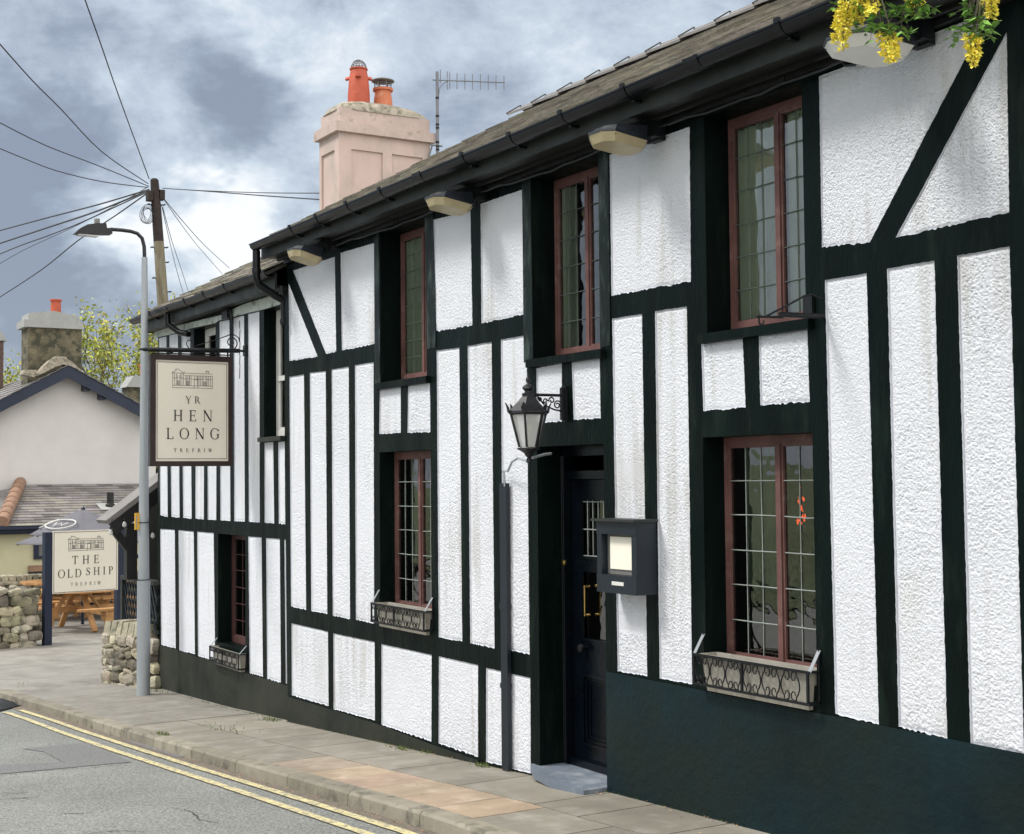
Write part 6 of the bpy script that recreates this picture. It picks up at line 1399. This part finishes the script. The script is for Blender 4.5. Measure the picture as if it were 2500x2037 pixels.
for ye, s, nm in ((yl_, sL, 0), (yr_, sR, 1)):
    mb = MB(); L_ = math.hypot(ye-ap.y, (ye-ap.y)*s); dv = Vector((0, ye-ap.y, -abs(ye-ap.y)*s)).normalized(); n2 = Vector((0, abs(dv.z), abs(dv.y))) if dv.y > 0 else Vector((0, -abs(dv.z), abs(dv.y)))
    top = Vector((HX+.42, ap.y, ap.z+.17)); k = int(L_/.24)
    for i in range(k+1):
        xx = HX+.42
        while xx > HX-7:
            w_ = .35; t_ = random.uniform(.75, 1.25); p0 = Vector((xx, top.y, top.z))+dv*(i*.24)+n2*.005; p1 = p0+dv*.27+n2*.018
            mb.prism([p0, Vector((xx-w_+.005, p0.y, p0.z)), Vector((xx-w_+.005, p1.y, p1.z)), Vector((xx, p1.y, p1.z))], tuple(n2*.012), 0, (t_, t_, t_*random.uniform(.9, 1.1))); xx -= w_
    mb.build('roof', 'slateg', hb)
# chimney on its left side of the ridge
q = MB(); CHX = HX-.6; c00 = PX(*L1(190, 860), CHX+.35); c11 = PX(*L1(560, 560), CHX+.35)
q.bb((CHX-.35, c00.y, ap.z-1.2), (CHX+.35, c11.y, c11.z)); ch = q.build('chimney', 'stonew', hb)
q = MB(); a, b = PX(*L1(165, 555), CHX+.4), PX(*L1(568, 525), CHX+.4); q.bb((CHX-.42, a.y, a.z), (CHX+.42, b.y, b.z)); a2, b2_ = PX(*L1(190, 525), CHX+.36), PX(*L1(545, 462), CHX+.36); q.prism([(CHX+.36, a2.y, b.z), (CHX+.36, b2_.y, b.z), (CHX+.36, b2_.y-.02, b2_.z-.08), (CHX+.36, (a2.y+b2_.y)/2, b2_.z+.02), (CHX+.36, a2.y+.02, b2_.z-.06)], (-.72, 0, 0)); q.build('chimney_cap', 'capgrey', ch)
v = PX(*L1(382, 450), CHX); v1 = PX(*L1(382, 370), CHX); hh = v1.z-v.z; q = MB(); q.lathe([(.125, -.12), (.115, hh*.55), (.11, hh*.85), (.14, hh*.87), (.14, hh), (.11, hh), (.11, hh*.6)], (CHX, v.y, v.z), 18); q.build('chimney_pot', 'terra', ch, smooth=True)
q = MB(); q.prism([PX(*L1(a, b), HX+.30) for a, b in ((150, 880), (168, 850), (250, 850), (262, 872), (300, 826), (345, 782), (372, 770), (380, 758), (450, 760), (460, 775), (500, 800), (545, 842), (590, 880), (500, 850), (440, 812), (380, 830), (300, 872), (230, 900))][::-1], (-.35, 0, 0)); q.build('cement_flashing', 'cement', hb)
# lean-to extension
EXX = -29.8
ex_ = thing('lean_to', 'low cream extension with a patchy slate roof in front of the gabled house', 'extension', (EXX, 2, g(EXX)))
t0_, t1_ = PX(*L1(140, 1640), HX+.05), PX(*L1(1062, 1615), HX+.05); e0_, e1_ = PX(*L2(30, 372), EXX), PX(*L2(1060, 372), EXX)
zt__, ze_ = t0_.z, e0_.z
yR = 6.2
mb = MB(); d_ = Vector((EXX-(HX+.05), 0, ze_-zt__)); L_ = d_.length; d_.normalize(); n2 = Vector((-d_.z, 0, d_.x)); nr2 = int(L_/.21)
mb.prism([(HX+.05, t0_.y, zt__-.03), (EXX, e0_.y, ze_-.03), (EXX, yR, ze_-.03), (HX+.05, yR, zt__-.03)], (0, 0, -.04), t=.6)
for i in range(nr2+1):
    s0_ = i*.21; yy = t0_.y+(e0_.y-t0_.y)*s0_/L_-(.17 if i % 2 else 0)
    while yy < yR:
        w_ = .34; t_ = random.choice([.55, .8, .9, 1, 1.05, 1.1, 1.2]); c_ = (t_*1.02, t_, t_*random.uniform(.9, 1.08)); p0 = Vector((HX+.05, max(yy, t0_.y+(e0_.y-t0_.y)*s0_/L_), zt__))+d_*s0_; p1 = p0+d_*.24; p0 += n2*.004; p1 += n2*.018
        if yy+w_ > p0.y+.03: mb.prism([p0, p1, Vector((p1.x, yy+w_-.006, p1.z)), Vector((p0.x, yy+w_-.006, p0.z))], tuple(n2*.008), 0, c_)
        yy += w_
mb.build('roof', 'slateg', ex_)
q = MB(); h0, h1 = Vector((HX+.05, t0_.y, zt__+.02)), Vector((EXX+.05, e0_.y-.05, ze_+.02)); hd_ = h1-h0
for k in range(8): a_2, b_2 = h0+hd_*(k/8), h0+hd_*((k+1.15)/8); q.tube([a_2+Vector((0, 0, .035)), b_2+Vector((0, 0, .055))], .135, 10)
q.build('hip_tile', 'post', ex_, smooth=True)
q = MB(); yl2 = e0_.y-2.6; q.prism([(HX+.05, t0_.y, zt__-.02), (EXX, e0_.y, ze_-.02), (EXX, yl2, ze_-.02), (HX+.05, yl2, ze_-.02)], (0, 0, -.05)); q.build('hip_roof', 'slateg', ex_)
q = MB(); q.bb((EXX-2.6, yl2+.3, zb_), (EXX-.25, yR, ze_-.03)); q.build('wall', 'creamr', ex_)
q = MB(); q.bb((EXX-.05, yl2, ze_-.16), (EXX+.05, yR, ze_-.02)); q.tube([(EXX+.08, yl2, ze_-.06), (EXX+.08, yR, ze_-.06)], .06, 8); q.bb((EXX-.26, yl2, ze_-.19), (EXX-.05, yR, ze_-.14)); q.build('gutter', 'navy', ex_)
EW = EXX-.25
def onw(x, y): return PX(*L2(x, y), EW)
q = MB(); a, b = onw(228, 605), onw(480, 480); q.bb((EW+.002, a.y, a.z), (EW+.06, b.y, a.z+.06)); q.bb((EW+.002, a.y, a.z+.06), (EW+.05, a.y+.10, b.z)); q.bb((EW+.002, a.y+.10, b.z-.06), (EW+.05, b.y, b.z)); q.bb((EW+.002, b.y-.1, a.z+.06), (EW+.05, b.y, b.z-.06)); wo = q.build('window', 'navy', ex_)
q = MB(); q.bb((EW+.003, a.y+.1, a.z+.06), (EW+.015, b.y-.1, b.z-.06)); q.build('glass_pane', 'casegrey', wo)
q = MB(); a, b = onw(192, 722), onw(420, 640); zm_ = onw(192, 690).z; q.bb((EW+.003, a.y, zm_), (EW+.05, b.y, b.z)); pb_ = q.build('notice_board', 'post', ex_); q = MB(); q.bb((EW+.003, a.y, a.z-.25), (EW+.048, b.y, zm_)); q.build('board_base', 'dark', pb_)
v = PX(*L2(755, 235), EXX-1.1); vt = PX(*L2(755, 148), EXX-1.1); q = MB(); q.lathe([(.11, -.1), (.10, .02), (.075, .04), (.075, vt.z-v.z), (.05, vt.z-v.z+.01)], v, 14); q.build('flue_pipe', 'soffit', ex_, smooth=True)
q = MB(); q.box((v.x, v.y, v.z-.03), (.5, .5, .02), Matrix.Rotation(math.atan2(zt__-ze_, 3), 3, 'Y')); q.build('lead_slate', 'capgrey', ex_)
# neighbours behind: a stone chimney right of the lamp post, a brick one at the left edge
def farchimney(name, label, x, pxl, pxr, pyt, capt, pot, mat):
    a, b = PX(pxl, pyt, x), PX(pxr, pyt, x); t = thing(name, label, 'chimney', (x, (a.y+b.y)/2, g(-60)))
    q = MB(); q.bb((x-.5, a.y, g(-60)), (x+.1, b.y, a.z)); q.build('stack', mat, t); c = PX(pxl, capt, x); q = MB(); q.prism([(x+.16, a.y-.07, a.z), (x+.16, b.y+.07, a.z), (x+.16, b.y-.05, c.z), (x+.16, a.y+.12, c.z)], (-.7, 0, 0)); q.build('chimney_cap', 'capgrey', t)
    if pot: p0, p1 = PX(pot[0], pot[2], x), PX(pot[1], pot[3], x); q = MB(); r_ = (p1.y-p0.y)/2; hh = p1.z-p0.z; q.lathe([(r_*.92, -.1), (r_*.9, hh*.7), (r_*1.12, hh*.75), (r_*1.12, hh), (r_*.8, hh)], (x-.2, (p0.y+p1.y)/2, p0.z), 16); q.build('chimney_pot', 'terra', t, smooth=True)
    return t
farchimney('far_chimney', 'brown stone chimney with pale cap and red pot just right of the lamp post', -36., 311, 372, 946, 918, (346, 366, 918, 889), 'stonew')
farchimney('far_chimney', 'dark brick chimney cut by the left edge of the photo', -38., -30, 7, 832, 810, None, 'brickd')

# ================================================================ trees
def grow(mb, p, d, L, r, depth, rr, tips, spread=.5, up=.25):
    n = 4; pts = [p]; q_ = p.copy(); dd = d.copy()
    for k in range(n): dd = (dd+Vector((rr.gauss(0, .10), rr.gauss(0, .10), rr.gauss(0, .06)+up*.12))).normalized(); q_ = q_+dd*(L/n); pts.append(q_.copy())
    mb.tube(pts, [r*(1-.45*i/n) for i in range(n+1)], 6 if r > .02 else 4, cap=False)
    tips.append((pts[2], r)); tips.append((pts[-1], r))
    if depth == 0: return
    for k in range(rr.choice([2, 3, 3])):
        i = rr.choice([2, 3, 4, 4]); a = Vector((rr.gauss(0, spread), rr.gauss(0, spread), rr.gauss(.1, spread*.5))); grow(mb, pts[i], (dd+a).normalized(), L*rr.uniform(.62, .85), r*.55, depth-1, rr, tips, spread, up)
def tree(name, label, base, h, depth, leafn, leafs, seed, trunks=1, spread=.45, group=None, tip_h=.35):
    rr = random.Random(seed); t = thing(name, label, 'tree', base, group); mb = MB(); tips = []
    for k in range(trunks):
        b = Vector(base)+Vector((0, (k-(trunks-1)/2)*.9, 0)); grow(mb, b, Vector((rr.gauss(0, .05), rr.gauss(0, .12), 1)).normalized(), h*.34, h*.022, depth, rr, tips, spread)
    mb.build('trunk', 'bark', t, smooth=True)
    if leafn:
        lf = MB(); zs = [p.z for p, r in tips]; z0, z1 = min(zs), max(zs); fine = [p for p, r in tips if r < h*.008 and p.z > z0+(z1-z0)*tip_h] or [p for p, r in tips]
        for k in range(leafn):
            c = rr.choice(fine)+Vector((rr.gauss(0, .16), rr.gauss(0, .16), rr.gauss(0, .16))); s = leafs*rr.uniform(.5, 1.3); u_ = Vector((rr.gauss(0, 1), rr.gauss(0, 1), rr.gauss(0, 1))).normalized(); w_ = u_.cross(Vector((rr.gauss(0, 1), rr.gauss(0, 1), rr.gauss(0, 1)))).normalized(); tt = rr.uniform(.5, 1.35); yl3 = rr.uniform(.8, 1.4) if rr.random() < .4 else 1
            lf.add([c-u_*s, c+w_*s*.45, c+u_*s, c-w_*s*.45], [[0, 1, 2, 3]], 0, (tt*yl3, tt, tt*.9))
        lf.build('foliage', 'spring', t)
    return t
tb = PX(262, 1000, -43.)
tree('spring_tree', 'leafing yellow green tree between the stone chimney and the lamp post', (-43, tb.y+.1, -.7), 7.7, 5, 13000, .075, 11, 4, .36, 'trees behind the gabled house')
tb2 = PX(330, 1000, -45.); tree('spring_tree', 'smaller leafing tree seen between the lamp post and the hanging sign', (-45, tb2.y+.2, -.7), 5.7, 5, 3500, .07, 23, 2, .35, 'trees behind the gabled house')
tb3 = PX(55, 900, -60.); tree('bare_tree', 'bare twiggy treetop left of the stone chimney', (-60, tb3.y, -1.2), 7.4, 5, 0, 0, 31, 2, .5, 'trees behind the gabled house')

# ================================================================ laburnum sprays hanging from above
def spray(label, px, py0, clusters, leaves, yp, seed):
    rr = random.Random(seed); top = P(px, py0, yp); t = thing('laburnum_spray', label, 'flowering branch', tuple(P(px, 60, yp)), 'hanging laburnum sprays')
    st_ = MB(); pe = MB(); lf = MB()
    for (x0, y0_, x1, y1, wd_) in clusters:
        a, b = P(x0, y0_, yp+rr.uniform(-.06, .06)), P(x1, y1, yp+rr.uniform(-.06, .06)); st_.tube([top, a.lerp(top, .3), a, a.lerp(b, .5), b], [.004, .003, .002, .0016, .001], 5)
        n = int(26+(b-a).length*560)
        for k in range(n):
            f_ = rr.random(); c = a.lerp(b, f_); w_ = wd_*(1-.62*f_)*.5; an = rr.uniform(0, 6.28); rad = w_*rr.uniform(.25, 1); c = c+Vector((math.cos(an)*rad, math.sin(an)*rad, rr.gauss(0, .008)))
            for j in range(3):                # keel, wing and standard of each pea flower
                s = rr.uniform(.006, .012); u_ = Vector((math.cos(an)+rr.gauss(0, .5), math.sin(an)+rr.gauss(0, .5), rr.gauss(-.2, .6))).normalized(); v_ = u_.cross(Vector((rr.gauss(0, 1), rr.gauss(0, 1), rr.gauss(0, 1)))).normalized(); tt = rr.uniform(.75, 1.12)
                pe.add([c, c+u_*s*.7+v_*s*.55, c+u_*s*1.7, c+u_*s*.7-v_*s*.55], [[0, 1, 2, 3]], 0, (tt, tt*rr.uniform(.85, 1.05), tt))
    for (x0, y0_, n, sp) in leaves:
        c0_ = P(x0, y0_, yp); st_.tube([top, top.lerp(c0_, .6)+Vector((0, 0, .01)), c0_], .0022, 5)
        for k in range(n):
            c = c0_+Vector((rr.gauss(0, sp), rr.gauss(0, sp*.7), rr.gauss(0, sp*.7))); st_.tube([c0_, c], .0011, 4)
            for j in range(3):
                an = rr.uniform(0, 6.28)+j*2.1; s = rr.uniform(.014, .024); u_ = Vector((math.cos(an), math.sin(an)*.8, -.25+rr.gauss(0, .3))).normalized(); v_ = u_.cross(Vector((rr.gauss(0, .3), rr.gauss(0, .3), 1))).normalized(); tt = rr.uniform(.7, 1.5); up_ = u_.cross(v_)*s*.15
                lf.add([c, c+u_*s*.6+v_*s*.5, c+u_*s*1.9, c+u_*s*.6-v_*s*.5, c+u_*s*.7+up_], [[0, 1, 4], [1, 2, 4], [2, 3, 4], [3, 0, 4]], 0, (tt, tt, tt*.8))
    st_.build('stem', 'bark', t); pe.build('blossom', 'petal', t); lf.build('leaves', 'leaf', t)
YP = -.72
spray('thick yellow blossom spray hanging over the white floodlight', 2110, -140, [(2085, -30, 2047, 100, .10), (2105, -20, 2090, 60, .09), (2065, 20, 2057, 116, .08), (2130, -25, 2128, 35, .07), (2050, 40, 2040, 85, .05), (2160, 75, 2170, 150, .075), (2180, 90, 2184, 148, .05), (2065, -40, 2062, 40, .09)],
      [(2130, 60, 10, .035), (2155, 78, 12, .03), (2115, 10, 7, .03), (2050, -5, 6, .03), (2140, 40, 6, .03)], YP, 1)
spray('short leafy yellow spray in the middle of the three', 2240, -120, [(2240, -30, 2245, 20, .06), (2225, -20, 2232, 30, .05)], [(2210, 35, 12, .035), (2235, 30, 12, .035), (2200, 55, 9, .03), (2245, 10, 8, .03), (2215, 10, 7, .03)], YP, 2)
spray('rightmost yellow spray, hanging in front of the diagonal brace', 2420, -130, [(2425, -30, 2418, 40, .065), (2410, -25, 2405, 20, .05), (2372, 85, 2376, 158, .055), (2380, 95, 2384, 140, .04)], [(2370, 18, 10, .035), (2365, 55, 12, .035), (2400, 62, 12, .035), (2345, 78, 8, .03), (2395, 85, 7, .03), (2380, 35, 8, .03)], YP, 3)

# ================================================================ added hillside across the street (unseen behind the camera; put in and kept low for the window reflections)
q = MB(); nx, ny = 60, 14; vs = []
for j in range(ny+1):
    for i in range(nx+1):
        x = -70+i*2.2; y = -14-j*2.2; h_ = -.6+(j/ny)**.75*2.2; k = .35*(vn(np.array([x]), np.array([y]), 2.4, 21)[0]*2.8+vn(np.array([x]), np.array([y]), 1.1, 22)[0]*1.2)*min(1, j/2); vs.append((x, y, h_+k))
q.add(vs, [[j*(nx+1)+i, j*(nx+1)+i+1, (j+1)*(nx+1)+i+1, (j+1)*(nx+1)+i] for j in range(ny) for i in range(nx)]); tag(q.build('reflection_hill', 'reflection_hill', base=(0, 0, 0)), kind='structure')

for o in list(bpy.data.objects):
    if '_base' in o: del o['_base']
    if o.type == 'MESH' and o.data.users == 1 and not o.modifiers:
        pass
